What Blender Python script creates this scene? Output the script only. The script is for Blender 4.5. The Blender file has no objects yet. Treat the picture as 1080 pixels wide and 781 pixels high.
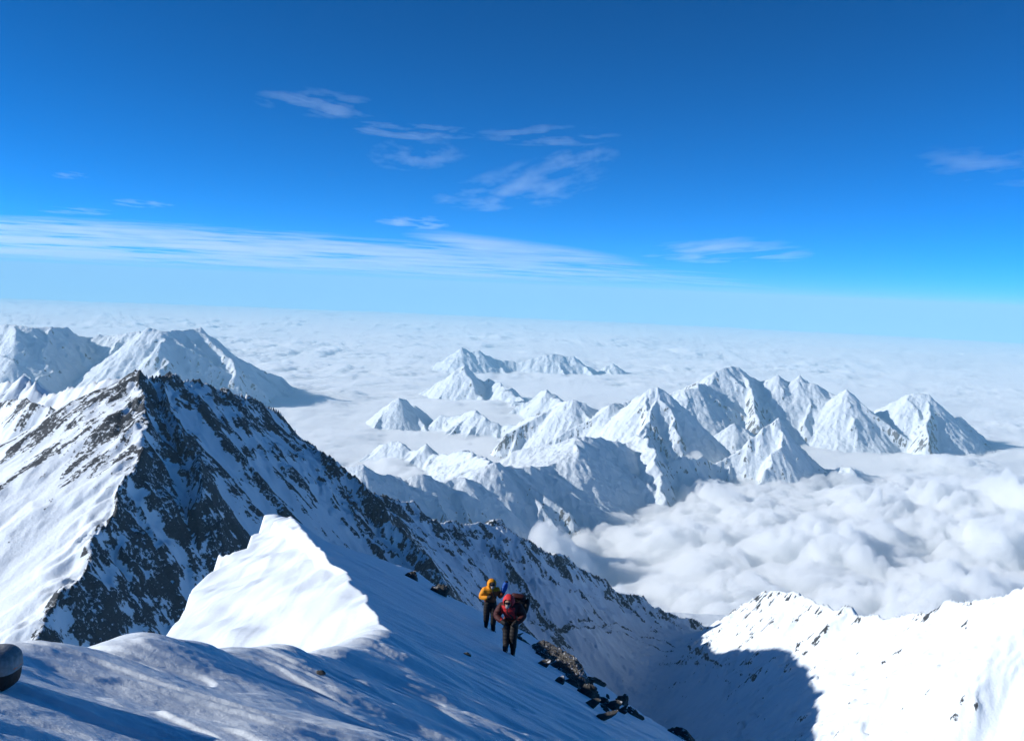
import bpy, bmesh, math, random, time
import numpy as np
from mathutils import Vector, Matrix

T0 = time.time()
random.seed(7)
rng = np.random.default_rng(11)
scene = bpy.context.scene
COL = scene.collection
f32 = np.float32

# ------------------------------------------------------------------ camera frame
F = 1060.0                      # focal length in photo pixels (photo is 1080 wide)
PITCH = math.radians(4.67)      # looking slightly down
ROLL = math.radians(2.5)
R_EARTH = 6.371e6

def ray(px, py):
    """direction (x/y, z/y) seen at a photo pixel"""
    x = (px - 540) / F; y = (390.5 - py) / F
    c, s = math.cos(ROLL), math.sin(ROLL)
    X = x * c - y * s; Y = x * s + y * c
    cp, sp = math.cos(PITCH), math.sin(PITCH)
    fy = cp + Y * sp; fz = -sp + Y * cp
    return X / fy, fz / fy

def at(px, py, d):
    u, v = ray(px, py)
    return (u * d, d, v * d)

SUN_EL = math.radians(24.0)
SUN_BACK = math.radians(5.0)   # the sun stands left of the camera and a little behind it
SUN = Vector((-math.cos(SUN_EL) * math.cos(SUN_BACK), -math.cos(SUN_EL) * math.sin(SUN_BACK), math.sin(SUN_EL)))

# ------------------------------------------------------------------ numpy noise
_p = rng.permutation(256).astype(np.int32)
PERM = np.concatenate([_p, _p])
_ang = rng.uniform(0, 2 * np.pi, 256)
GX, GY = np.cos(_ang).astype(f32), np.sin(_ang).astype(f32)

def perlin(x, y):
    x = np.asarray(x, f32); y = np.asarray(y, f32)
    xf, yf = np.floor(x), np.floor(y)
    xi = xf.astype(np.int32) & 255; yi = yf.astype(np.int32) & 255
    x = x - xf; y = y - yf
    u = x * x * x * (x * (x * 6 - 15) + 10); v = y * y * y * (y * (y * 6 - 15) + 10)
    x1 = (xi + 1) & 255; y1 = (yi + 1) & 255
    a, b = PERM[xi], PERM[x1]
    h00, h10, h01, h11 = PERM[a + yi], PERM[b + yi], PERM[a + y1], PERM[b + y1]
    n00 = GX[h00] * x + GY[h00] * y
    n10 = GX[h10] * (x - 1) + GY[h10] * y
    n01 = GX[h01] * x + GY[h01] * (y - 1)
    n11 = GX[h11] * (x - 1) + GY[h11] * (y - 1)
    t0 = n00 + u * (n10 - n00); t1 = n01 + u * (n11 - n01)
    return (t0 + v * (t1 - t0)) * 1.5

def fbm(x, y, oct=4, gain=.5, lac=2.03):
    s = 0; a = 1; tot = 0
    for i in range(oct):
        s = s + a * perlin(x + 17.3 * i, y - 9.1 * i); tot += a
        x = x * lac; y = y * lac; a *= gain
    return s / tot

def ridged(x, y, oct=4, gain=.5, lac=2.07):
    s = 0; a = 1; tot = 0; w = 1
    for i in range(oct):
        n = 1 - np.abs(perlin(x + 31.7 * i, y + 5.3 * i)); n = n * n * w
        s = s + a * n; tot += a; w = np.clip(n * 1.6, 0, 1)
        x = x * lac; y = y * lac; a *= gain
    return s / tot

def billow(x, y, oct=4, gain=.5, lac=2.1):
    s = 0; a = 1; tot = 0
    for i in range(oct):
        s = s + a * np.abs(perlin(x + 13.7 * i, y + 7.9 * i)); tot += a
        x = x * lac; y = y * lac; a *= gain
    return s / tot

def smooth(a, b, x):
    t = np.clip((x - a) / (b - a), 0, 1)
    return t * t * (3 - 2 * t)

HX = rng.uniform(0, 1, 512).astype(f32); HY = rng.uniform(0, 1, 512).astype(f32)
def gullies(X, Y, dx, dy, cell, ox=0.0):
    """ridges and gullies of one size that run along the direction (dx, dy) turned by 90 degrees"""
    px = X / cell + ox; py = Y / cell - ox
    ix = np.floor(px); iy = np.floor(py)
    fx = px - ix; fy = py - iy
    ix = ix.astype(np.int32); iy = iy.astype(np.int32)
    va = 0; wt = 0
    for i in (-1, 0, 1):
        a = PERM[(ix + i) & 255]
        for j in (-1, 0, 1):
            h = PERM[a + ((iy + j) & 255)]
            qx = fx - i - HX[h]; qy = fy - j - HY[h]
            w = np.exp(-2.2 * (qx * qx + qy * qy))
            va = va + np.cos((qx * dx + qy * dy) * 6.2832) * w
            wt = wt + w
    return va / wt

def erode(X, Y, H, step, cell, n, amp, seed, lo=.15, hi=.6):
    """cut gullies that follow the slope, each size branching off the one before"""
    tot = np.zeros_like(H)
    for k in range(n):
        gy, gx = np.gradient(H, step)
        g = np.sqrt(gx * gx + gy * gy) + 1e-5
        wgt = smooth(lo, hi, g)
        e = gullies(X, Y, -gy / g * 1.15, gx / g * 1.15, cell, seed * 3.1 + k * 7.7)
        H = H + amp * cell * e * wgt
        tot = tot + e * wgt * (.7 ** k)
        cell *= .5; amp *= .92
    return H, tot

# ------------------------------------------------------------------ mesh helpers
def grid_mesh(name, X, Y, Z, mat, attrs=None, kind='structure', close_to=None):
    """one sheet of quads over arrays of shape (n, m); close_to = depth of a floor that makes it a closed body"""
    n, m = X.shape
    co = np.stack([X, Y, Z], -1).reshape(-1, 3).astype(f32)
    idx = np.arange(n * m, dtype=np.int32).reshape(n, m)
    q = np.stack([idx[:-1, :-1], idx[:-1, 1:], idx[1:, 1:], idx[1:, :-1]], -1).reshape(-1, 4)
    if close_to is not None:
        co2 = np.stack([X, Y, close_to], -1).reshape(-1, 3).astype(f32)
        q2 = q[:, ::-1] + n * m
        N = n * m
        def wall(a):
            return np.stack([a[:-1], a[:-1] + N, a[1:] + N, a[1:]], -1)
        walls = [wall(idx[0, :]), wall(idx[-1, ::-1]), wall(idx[::-1, 0]), wall(idx[:, -1])]
        co = np.concatenate([co, co2]); q = np.concatenate([q, q2] + walls)
    me = bpy.data.meshes.new(name)
    nq = len(q)
    me.vertices.add(len(co)); me.vertices.foreach_set('co', co.ravel())
    me.loops.add(nq * 4); me.loops.foreach_set('vertex_index', q.ravel().astype(np.int32))
    me.polygons.add(nq)
    me.polygons.foreach_set('loop_start', np.arange(0, nq * 4, 4, dtype=np.int32))
    me.polygons.foreach_set('use_smooth', np.ones(nq, bool))
    me.update(calc_edges=True)
    for k, v in (attrs or {}).items():
        a = me.attributes.new(k, 'FLOAT', 'POINT')
        v = np.asarray(v, f32).ravel()
        if len(v) < len(co): v = np.concatenate([v, np.zeros(len(co) - len(v), f32)])
        a.data.foreach_set('value', v)
    me.materials.append(mat)
    o = bpy.data.objects.new(name, me); COL.objects.link(o)
    if kind: o['kind'] = kind
    return o

# ------------------------------------------------------------------ materials
def new_mat(name):
    m = bpy.data.materials.new(name); m.use_nodes = True
    nt = m.node_tree; nt.nodes.clear()
    out = nt.nodes.new('ShaderNodeOutputMaterial')
    return m, nt, out

def N(nt, t, **kw):
    n = nt.nodes.new(t)
    for k, v in kw.items():
        if k.startswith('i_'):
            n.inputs[k[2:].replace('_', ' ')].default_value = v
        else:
            setattr(n, k, v)
    return n

def math_n(nt, op, a, b=None, clamp=False):
    n = nt.nodes.new('ShaderNodeMath'); n.operation = op; n.use_clamp = clamp
    for i, v in enumerate((a, b)):
        if v is None: continue
        if isinstance(v, (int, float)): n.inputs[i].default_value = v
        else: nt.links.new(v, n.inputs[i])
    return n.outputs[0]

def mountain_mat(name, scale, snow=(.75, .81, .86), rock_a=(.016, .017, .019), rock_b=(.07, .066, .06), thresh=.5, bump=.5, br=1.3):
    """wind-packed snow with rock where the 'rock' attribute, broken up by noise, says so; scale = metres of one pixel"""
    m, nt, out = new_mat(name); L = nt.links.new
    pos = N(nt, 'ShaderNodeNewGeometry').outputs['Position']
    at_ = N(nt, 'ShaderNodeAttribute', attribute_name='rock').outputs['Fac']
    n1 = N(nt, 'ShaderNodeTexNoise', i_Scale=1 / (scale * 6), i_Detail=7.0, i_Roughness=.72); L(pos, n1.inputs['Vector'])
    n2 = N(nt, 'ShaderNodeTexNoise', i_Scale=1 / (scale * 40), i_Detail=4.0, i_Roughness=.6); L(pos, n2.inputs['Vector'])
    k = math_n(nt, 'MULTIPLY', math_n(nt, 'SUBTRACT', n1.outputs['Fac'], .5), br)
    k2 = math_n(nt, 'MULTIPLY', math_n(nt, 'SUBTRACT', n2.outputs['Fac'], .5), .5)
    s = math_n(nt, 'ADD', math_n(nt, 'ADD', at_, k), k2)
    mr = N(nt, 'ShaderNodeMapRange', interpolation_type='SMOOTHSTEP'); L(s, mr.inputs['Value'])
    mr.inputs['From Min'].default_value = thresh - .04; mr.inputs['From Max'].default_value = thresh + .10
    rc = N(nt, 'ShaderNodeValToRGB'); L(n1.outputs['Fac'], rc.inputs['Fac'])
    rc.color_ramp.elements[0].position = .35; rc.color_ramp.elements[0].color = (*rock_a, 1)
    rc.color_ramp.elements[1].position = .68; rc.color_ramp.elements[1].color = (*rock_b, 1)
    mx = N(nt, 'ShaderNodeMix', data_type='RGBA'); L(mr.outputs['Result'], mx.inputs['Factor'])
    mx.inputs['A'].default_value = (*snow, 1); L(rc.outputs['Color'], mx.inputs['B'])
    b = N(nt, 'ShaderNodeBsdfPrincipled'); L(mx.outputs['Result'], b.inputs['Base Color'])
    b.inputs['Roughness'].default_value = .75; b.inputs['Specular IOR Level'].default_value = .2
    hs = math_n(nt, 'ADD', math_n(nt, 'MULTIPLY', n1.outputs['Fac'], 1.0), math_n(nt, 'MULTIPLY', mr.outputs['Result'], .25))
    bp = N(nt, 'ShaderNodeBump', i_Strength=bump, i_Distance=scale * 3.0); L(hs, bp.inputs['Height'])
    L(bp.outputs['Normal'], b.inputs['Normal'])
    L(b.outputs[0], out.inputs['Surface'])
    return m

# ------------------------------------------------------------------ mountains: ridges in space, spurs grown from them
def seg_field(X, Y, A, B, sl_l, sl_r, soft):
    """height left by one ridge segment A-B and the along / across coordinates"""
    ax, ay, az = A; bx, by, bz = B
    dx, dy = bx - ax, by - ay; l2 = dx * dx + dy * dy + 1e-6; l = math.sqrt(l2)
    t = np.clip(((X - ax) * dx + (Y - ay) * dy) / l2, 0, 1)
    qx = X - (ax + t * dx); qy = Y - (ay + t * dy)
    d = np.sqrt(qx * qx + qy * qy)
    side = (dx * (Y - ay) - dy * (X - ax)) / l          # > 0 left of travel
    w = smooth(-1, 1, side / (np.maximum(d, 1e-3)))
    s = sl_r + (sl_l - sl_r) * w
    return az + t * (bz - az) - s * d / (1 + d / soft) ** .22, d, t * l

def box_blur(A, r):
    r = int(max(1, r))
    for ax in (0, 1):
        P_ = np.pad(A, [(r + 1, r) if k == ax else (0, 0) for k in (0, 1)], mode='edge').astype(np.float64)
        c = np.cumsum(P_, axis=ax); n = A.shape[ax]
        if ax == 0: A = (c[2 * r + 1:2 * r + 1 + n] - c[:n]) / (2 * r + 1)
        else: A = (c[:, 2 * r + 1:2 * r + 1 + n] - c[:, :n]) / (2 * r + 1)
    return A.astype(f32)

def mountain(name, ridges, bbox, step, base, mat, seed, slope=(1.0, 1.0), spur=(500, .78, 1.25), warp=.09, rough=.22,
             flute=0.0, flute_w=70.0, rock_bias=0.0, rock_slope=(1.15, .5), rock_noise=.35, rock_rib=.2, strata=None, label=None, spur_side='both', soft=4000.0, sub=True, edit=None, rockfun=None, ero_cell=None, ero_n=5, ero_amp=.10, ampfun=None, fill=.22, jit=0.0):
    r = random.Random(seed)
    x0, x1, y0, y1 = bbox
    nx = int((x1 - x0) / step) + 1; ny = int((y1 - y0) / step) + 1
    X, Y = np.meshgrid(np.linspace(x0, x1, nx, dtype=f32), np.linspace(y0, y1, ny, dtype=f32))
    size = max(at(0, 0, 1)[1], 1.0)
    SC = spur[0]
    ox = seed * 13.7; oy = seed * 7.3
    WX = X + warp * SC * fbm(X / SC * 1.3 + ox, Y / SC * 1.3 + oy, 4, .55) * 2
    WY = Y + warp * SC * fbm(X / SC * 1.3 - oy, Y / SC * 1.3 + ox, 4, .55) * 2
    segs = []
    for rd in ridges:
        pts = rd['p']; s_l, s_r = rd.get('s', slope)
        if jit:
            q = [pts[0]]
            for A, B in zip(pts[:-1], pts[1:]):
                m_ = max(1, int(math.dist(A[:2], B[:2]) / (SC * .4)))
                for k in range(1, m_ + 1):
                    t = k / m_; w_ = 0 if k == m_ else 1
                    q.append(tuple(A[i] + t * (B[i] - A[i]) + w_ * r.gauss(0, 1) * SC * jit * (1.0 if i < 2 else .5) for i in range(3)))
            pts = q
        off = 0
        for A, B in zip(pts[:-1], pts[1:]):
            segs.append((A, B, s_l, s_r, off)); off += math.dist(A[:2], B[:2])
        if rd.get('spur', True):
            # walk along the ridge and let spurs go down on both sides
            tot = off; pos = r.uniform(.2, .7) * SC
            while pos < tot:
                q = pos; 
                for A, B in zip(pts[:-1], pts[1:]):
                    l = math.dist(A[:2], B[:2])
                    if q <= l or B is pts[-1]: break
                    q -= l
                t = min(1, q / max(l, 1e-6)); P = [A[i] + t * (B[i] - A[i]) for i in range(3)]
                th = math.atan2(B[1] - A[1], B[0] - A[0])
                for sd in (1, -1):
                    if r.random() < .2: continue
                    a = th + sd * (math.pi / 2 + r.uniform(-.45, .45))
                    sface = s_l if sd > 0 else s_r
                    H = P[2] - base
                    if H < 60: continue
                    sp = sface * spur[1] * r.uniform(.85, 1.12)
                    Ls = min(H / sp, SC * 5) * r.uniform(.6, 1.0)
                    n = 4; q0 = (P[0], P[1], P[2] - .02 * H); o2 = 0
                    for k in range(1, n + 1):
                        a2 = a + r.uniform(-.3, .3)
                        q1 = (q0[0] + math.cos(a2) * Ls / n, q0[1] + math.sin(a2) * Ls / n, q0[2] - sp * Ls / n * r.uniform(.8, 1.2))
                        segs.append((q0, q1, sface * spur[2], sface * spur[2], o2)); o2 += Ls / n
                        if sub and k < n and H > 300:
                            for sd2 in (1, -1):
                                if r.random() < .35: continue
                                a3 = a2 + sd2 * r.uniform(.6, 1.1); L3 = Ls * r.uniform(.22, .4)
                                q2 = (q1[0] + math.cos(a3) * L3, q1[1] + math.sin(a3) * L3, q1[2] - sface * 1.0 * L3)
                                segs.append((q1, q2, sface * spur[2] * 1.1, sface * spur[2] * 1.1, 0))
                        q0 = q1
                pos += SC * r.uniform(.6, 1.4)
    H = np.full(X.shape, -1e9, f32); D = np.zeros(X.shape, f32); S = np.zeros(X.shape, f32)
    for (A, B, a, b, off) in segs:
        reach = (max(A[2], B[2]) - base) / min(a, b) * 1.35 + step * 4
        ix0 = max(0, int((min(A[0], B[0]) - reach - x0) / step)); ix1 = min(nx, int((max(A[0], B[0]) + reach - x0) / step) + 2)
        iy0 = max(0, int((min(A[1], B[1]) - reach - y0) / step)); iy1 = min(ny, int((max(A[1], B[1]) + reach - y0) / step) + 2)
        if ix1 <= ix0 or iy1 <= iy0: continue
        sl = (slice(iy0, iy1), slice(ix0, ix1))
        h, d, s = seg_field(WX[sl], WY[sl], A, B, a, b, soft)
        up = h > H[sl]
        H[sl] = np.where(up, h, H[sl]); D[sl] = np.where(up, d, D[sl]); S[sl] = np.where(up, s + off, S[sl])
    H = np.maximum(H, base - 50)
    for rad in (fill * SC, fill * SC * .5):            # snow gathers in the valleys, ridges stay sharp
        Hb = box_blur(box_blur(H, rad / step), rad / step)
        H = H + np.maximum(0, Hb - H) * .8
    dd = smooth(0, SC * .45, D)
    rn = ridged(X / SC * 2.2 + oy, Y / SC * 2.2 - ox, 5, .55) - .45
    am = ampfun(X, Y) if ampfun else 1.0
    H = H + rough * SC * .12 * rn * (.12 + .88 * dd) * am
    H, ero = erode(X, Y, H, step, ero_cell or SC * .5, ero_n, ero_amp * am, seed)
    if flute > 0:
        fl = ridged(S / flute_w + ox, D / (flute_w * 9) + oy, 2, .5) - .5
        H = H + flute * fl * smooth(flute_w * .2, flute_w * 1.6, D)
    jag = ridged(X / (SC * .45) + oy, Y / (SC * .45) + ox, 4, .6) - .45
    H = H + jag * SC * (.13 if rough > .5 else .05) * smooth(SC * .6, 0, D)
    if edit is not None: H = edit(X, Y, H, D, S)
    gy, gx = np.gradient(H, step)
    g = np.sqrt(gx * gx + gy * gy)
    rock = np.clip((g - rock_slope[0]) / rock_slope[1], -1, 1) * .4 + rock_bias
    rock = rock + rock_noise * fbm(X / SC * 2.5 + 40, Y / SC * 2.5 + H / SC * 2.0, 4, .6)
    # rock on the ribs, snow in the gullies
    rock = rock + rock_rib * ero + .22 * fbm(S / (SC * .055) + 3, D / (SC * .8), 3)
    if rockfun is not None: rock = rockfun(X, Y, H, D, S, rock, ero)
    if strata:
        st_ = strata(X, Y, H); rock = np.where(st_ > .05, np.maximum(rock, .18 + .8 * st_), rock)
    rock = np.clip(rock, -.6, .66)
    o = grid_mesh(name, X, Y, H, mat, {'rock': rock})
    if label: o['label'] = label
    return o, X, Y, H

def P(pts, d0=None, d1=None):
    """pixel crest -> points in space; depth per point or interpolated along it"""
    out = []
    n = len(pts)
    for i, p in enumerate(pts):
        d = p[2] if len(p) > 2 else d0 + (d1 - d0) * i / max(1, n - 1)
        out.append(at(p[0], p[1], d * 1000.0))
    return out
def RIB(pts, d0, slope, **kw):
    """a rib seen along these pixels that goes down from depth d0 (km) with the given steepness"""
    d = d0 * 1000.0; out = [at(pts[0][0], pts[0][1], d)]
    v0 = ray(*pts[0])[1]
    for p in pts[1:]:
        v = ray(*p)[1]; d = d - max((v0 - v) * d / (slope - v), 1.0); out.append(at(p[0], p[1], d)); v0 = v
    return dict(p=out, spur=kw.pop('spur', False), **kw)
#@@MOUNTAINS
def build_mountains():
    km = 1000.0
    # ---- the near wall: rocky summit at the left, its long crest, and the sunlit wall at the right
    near = [
        dict(p=P([(-130, 470, 3.75), (-60, 440, 3.6), (0, 428, 3.3), (30, 420, 3.2), (60, 432, 3.1), (85, 428, 3.0), (110, 412, 2.85), (128, 400, 2.72), (142, 391, 2.6)]), s=(1.1, 1.05)),
        dict(p=P([(142, 391, 2.6), (152, 394, 2.62), (166, 397, 2.66), (182, 399, 2.72), (205, 403, 2.8), (230, 408, 2.88), (252, 413, 2.95), (270, 420, 3.02), (288, 430, 3.1),
                  (302, 440, 3.16), (316, 455, 3.22), (330, 469, 3.28), (345, 480, 3.33), (360, 495, 3.4), (380, 514, 3.47), (400, 523, 3.54), (418, 530, 3.6), (432, 528, 3.65),
                  (445, 540, 3.7), (455, 549, 3.74), (472, 547, 3.8), (490, 552, 3.86), (512, 553, 3.92), (525, 546, 3.97), (540, 562, 4.02), (556, 573, 4.08), (575, 582, 4.14),
                  (592, 584, 4.2), (604, 594, 4.24), (622, 606, 4.3), (640, 614, 4.35), (660, 627, 4.41), (675, 630, 4.45), (700, 645, 4.5), (722, 652, 4.55), (740, 659, 4.58), (757, 664, 4.6)]), s=(.9, 1.0)),
        dict(p=P([(757, 664, 4.6), (775, 648, 4.3), (790, 634, 4.05), (803, 624, 3.85), (822, 622, 3.65), (838, 625, 3.52), (850, 630, 3.42), (868, 640, 3.3), (885, 643, 3.18), (893, 641, 3.12),
                  (903, 648, 3.05), (930, 650, 2.92), (960, 646, 2.8), (975, 644, 2.74), (985, 643, 2.7), (1003, 634, 2.64), (1015, 632, 2.6), (1032, 629, 2.55), (1050, 627, 2.5), (1078, 622, 2.42),
                  (1120, 612, 2.35), (1200, 600, 2.25)]), s=(.9, 1.0)),
        # the rib that parts the lit snow from the dark rocks
        dict(p=P([(142, 391, 2.6), (146, 415, 2.5), (152, 440, 2.41), (152, 470, 2.3), (148, 492, 2.22), (130, 518, 2.14), (118, 545, 2.06), (98, 575, 1.98), (80, 602, 1.9), (60, 635, 1.82), (44, 668, 1.74), (30, 700, 1.66)]), s=(1.5, .62), spur=False),
        dict(p=P([(166, 397, 2.66), (176, 425, 2.56), (188, 455, 2.47), (196, 480, 2.4), (215, 520, 2.28)]), s=(1.7, 1.5), spur=False),
    ]
    o, X, Y, H = mountain('mountain', near, (-2300, 3300, 700, 5600), 5.0, -1750, M_NEAR, 3, spur=(330, .8, 1.2), warp=.08, rough=.2, flute=5, flute_w=38, ero_amp=.085, ampfun=near_amp, fill=.4, rock_rib=.6,
             rock_bias=.10, rock_slope=(1.0, .5), rock_noise=.5, soft=3000, label='near rocky mountain wall, dark in shade with one sunlit snow face', strata=near_strata, rockfun=near_rock)
    # ---- snow shoulder behind the rocky summit
    mountain('mountain', [dict(p=P([(-80, 420, 4.6), (-20, 408, 4.5), (8, 402, 4.4), (25, 396, 4.3), (36, 408, 4.2), (50, 416, 4.15), (75, 409, 4.1), (100, 404, 4.0), (125, 398, 3.95), (150, 398, 3.9), (170, 420, 3.9)]))],
             (-3200, -1000, 3300, 5600), 9, -1500, M_NEAR, 9, spur=(400, .8, 1.1), rough=.15, rock_bias=-.3, label='white snow shoulder behind the rocky summit at the left')
    RS = .78
    # ---- big massif at the left
    mas = [dict(p=P([(-120, 356, 22.5), (-60, 352, 22.5), (-10, 346, 22.6), (14, 342, 22.6), (38, 345, 22.9), (53, 344, 23.0), (75, 350, 23.8), (106, 358, 24.6), (110, 354, 24.2), (122, 353, 24), (146, 352, 23.8), (160, 353, 23.2), (172, 349, 22.6),
                     (190, 348, 23.0), (212, 345, 23.4), (225, 358, 23.8), (240, 371, 24), (262, 382, 24.3), (280, 392, 24.6), (300, 403, 25), (330, 414, 25.4)]), s=(.9, .85)),
           RIB([(14, 342), (8, 358), (0, 378), (-6, 400)], 22.6, .60, s=(1.2, 1.2)),
           RIB([(53, 344), (50, 360), (44, 378), (40, 398)], 23.0, .60, s=(1.3, 1.2)),
           RIB([(172, 349), (172, 370), (168, 388), (175, 405)], 22.6, .60, s=(1.2, 1.2)),
           dict(p=P([(0, 374, 19.5), (12, 378, 19.3), (25, 390, 19.2), (40, 404, 19)]), s=(1, 1))]
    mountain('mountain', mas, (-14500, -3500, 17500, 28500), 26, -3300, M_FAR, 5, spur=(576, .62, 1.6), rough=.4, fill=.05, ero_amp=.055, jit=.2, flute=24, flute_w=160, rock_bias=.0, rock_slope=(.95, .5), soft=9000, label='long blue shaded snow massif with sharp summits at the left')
    # ---- far range beyond the cloud
    mountain('mountain', [dict(p=P([(440, 395), (458, 384), (472, 377), (488, 366), (498, 371), (504, 369), (512, 374), (524, 379), (545, 383), (560, 379), (575, 374), (588, 373), (597, 376), (605, 375), (612, 383),
                     (622, 387), (632, 393), (640, 386), (648, 383), (656, 390), (668, 396), (690, 402)], 35, 36.5), s=(.8, .72))],
             (-5500, 7200, 30500, 40500), 34, -3400, M_FAR, 6, spur=(648, .62, 1.6), rough=.4, fill=.05, ero_amp=.055, jit=.2, flute=26, flute_w=200, rock_bias=.0, soft=9000, label='farthest snowy range, standing alone in the cloud sea')
    # ---- pyramid peak and its ridge
    mountain('mountain', [dict(p=P([(445, 412, 26.2), (462, 402, 26.1), (475, 394, 26), (484, 387, 26), (490, 384, 26), (498, 395, 26.2), (512, 402, 26.2), (524, 402, 25.8), (540, 412, 25), (556, 425, 24), (566, 418, 23.4), (577, 411, 23), (590, 425, 22)])),
                          RIB([(490, 384), (494, 396), (500, 406), (508, 418)], 26, RS, s=(1.2, 1.1)),
                          RIB([(540, 412), (536, 422), (548, 430)], 25, RS, s=(1.2, 1.1)),
                          RIB([(577, 411), (585, 422), (588, 432)], 23, RS, s=(1.2, 1.1))],
             (-5200, 2800, 19500, 29500), 26, -3400, M_FAR, 21, spur=(403, .62, 1.6), rough=.4, fill=.05, ero_amp=.055, jit=.2, flute=20, flute_w=130, rock_bias=.14, soft=8000, label='steep pyramid peak with a shaded right face in front of the farthest range')
    # ---- small peak and long low ridge
    mountain('mountain', [dict(p=P([(396, 436, 20.6), (408, 427, 20.5), (416, 421, 20.4), (421, 419, 20.4), (430, 427, 20.6), (442, 433, 20.9), (458, 447, 21.4), (466, 441, 20.2), (480, 438, 20), (492, 434, 19.8), (503, 432, 19.6), (512, 440, 19.3), (530, 449, 19.2), (545, 448, 18.9), (558, 440, 18.6), (570, 436, 18.2), (585, 430, 17.8), (597, 424, 17.5)]))],
             (-3800, 2300, 15500, 23800), 22, -3300, M_FAR, 8, spur=(273, .62, 1.6), rough=.4, fill=.05, ero_amp=.055, jit=.2, flute=16, flute_w=100, rock_bias=.1, soft=7000, label='low snowy ridge with a small lone peak at its left end')
    # ---- central massif with the great shaded face
    cen = [dict(p=P([(585, 430, 17.8), (597, 422, 17.4), (605, 421, 17.2), (615, 424, 17.2), (622, 429, 17.2), (632, 433, 17.3), (642, 427, 16.8), (655, 425, 17), (668, 421, 17.1), (674, 417, 16.6), (685, 410, 16.4), (694, 408, 16.4), (702, 412, 16.4), (708, 420, 16.5), (720, 434, 16.8), (735, 448, 17.2), (745, 470, 17.4)]), s=(.95, .95)),
           RIB([(605, 421), (622, 440), (634, 452), (648, 466)], 17.2, RS, s=(2.2, 1.5)),
           RIB([(642, 427), (648, 442), (654, 455), (658, 472)], 16.8, RS, s=(2.2, 1.5)),
           RIB([(694, 408), (702, 425), (712, 440), (716, 458)], 16.4, RS, s=(1.8, 1.3)),
           dict(p=P([(523, 487, 11.9), (538, 490, 12.2), (560, 491, 12.6), (580, 490, 13.0), (590, 486, 13.2), (600, 478, 13.4), (606, 464, 13.5), (622, 460, 13.8), (640, 464, 14.1), (656, 469, 14.4), (672, 458, 14.6)]), s=(.5, .95)),
           dict(p=P([(672, 458, 14.6), (684, 470, 14.2), (692, 482, 13.9), (697, 502, 13.5), (702, 525, 13.1)]), s=(1.9, .9)),
           RIB([(606, 464), (616, 484), (628, 508), (640, 532), (652, 556), (660, 575)], 13.5, RS, s=(2.0, 1.6)),
           RIB([(523, 487), (526, 502), (535, 522), (545, 547), (556, 572)], 12.0, RS, s=(1.5, 1.2))]
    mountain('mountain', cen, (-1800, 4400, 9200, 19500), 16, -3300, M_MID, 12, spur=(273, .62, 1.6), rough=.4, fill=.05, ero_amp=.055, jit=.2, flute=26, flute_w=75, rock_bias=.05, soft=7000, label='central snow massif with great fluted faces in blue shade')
    # ---- low foreground peaks left of it
    mountain('mountain', [dict(p=P([(392, 478, 16.2), (402, 468, 16.1), (413, 465, 16), (425, 467, 15.9), (432, 475, 15.8), (440, 474, 15.7), (450, 467, 15.6), (459, 478, 15.5), (472, 479, 15), (485, 475, 14.7), (500, 478, 13.6), (512, 484, 12.8), (524, 487, 12.0)]), s=(.9, .9))],
             (-3300, 900, 11200, 18600), 18, -3300, M_MID, 14, spur=(216, .62, 1.6), rough=.4, fill=.05, ero_amp=.055, jit=.2, flute=14, flute_w=70, rock_bias=.06, soft=7000, label='row of small white peaks rising from cloud left of the central massif')
    mountain('mountain', [dict(p=P([(330, 505, 9.6), (352, 494, 9.6), (368, 492, 9.6), (383, 489, 9.6), (395, 497, 9.7), (410, 500, 9.8), (422, 508, 9.9), (436, 501, 10), (452, 501, 10.1), (466, 508, 10.2), (480, 503, 10.3), (496, 505, 10.3), (510, 514, 10.3), (525, 530, 10.2), (535, 548, 10.2)]), s=(.9, .95))],
             (-3300, 1200, 7600, 12600), 13, -3100, M_MID, 16, spur=(172, .62, 1.6), rough=.4, fill=.05, ero_amp=.055, jit=.2, flute=11, flute_w=50, rock_bias=.2, soft=6000, label='rocky snow ridge peeping over the dark wall, half in cloud')
    # ---- the steep horn
    horn = [dict(p=P([(695, 505, 14.2), (705, 488, 14.4), (720, 479, 14.6), (735, 484, 14.8), (750, 488, 15), (768, 481, 15.1), (785, 469, 15.2), (800, 458, 15.3), (812, 447, 15.4), (821, 440, 15.4), (828, 451, 15.6), (836, 464, 15.8), (847, 478, 16), (858, 487, 16.1), (866, 498, 16.0)]), s=(1.45, 1.5)),
            RIB([(821, 440), (826, 456), (824, 470), (815, 484), (806, 496), (796, 512)], 15.4, 1.0, s=(1.4, 1.8)),
            dict(p=P([(866, 498, 15.4), (872, 494, 15.3), (886, 492, 15.2), (898, 492, 15.1), (906, 506, 15.1)]), s=(1, 1))]
    mountain('mountain', horn, (1400, 6600, 11800, 18600), 16, -3300, M_MID, 18, spur=(244, .62, 1.6), rough=.4, fill=.05, ero_amp=.055, jit=.2, flute=14, flute_w=65, rock_bias=-.02, soft=700, label='sharp white horn with a dark shaded right face')
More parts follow.
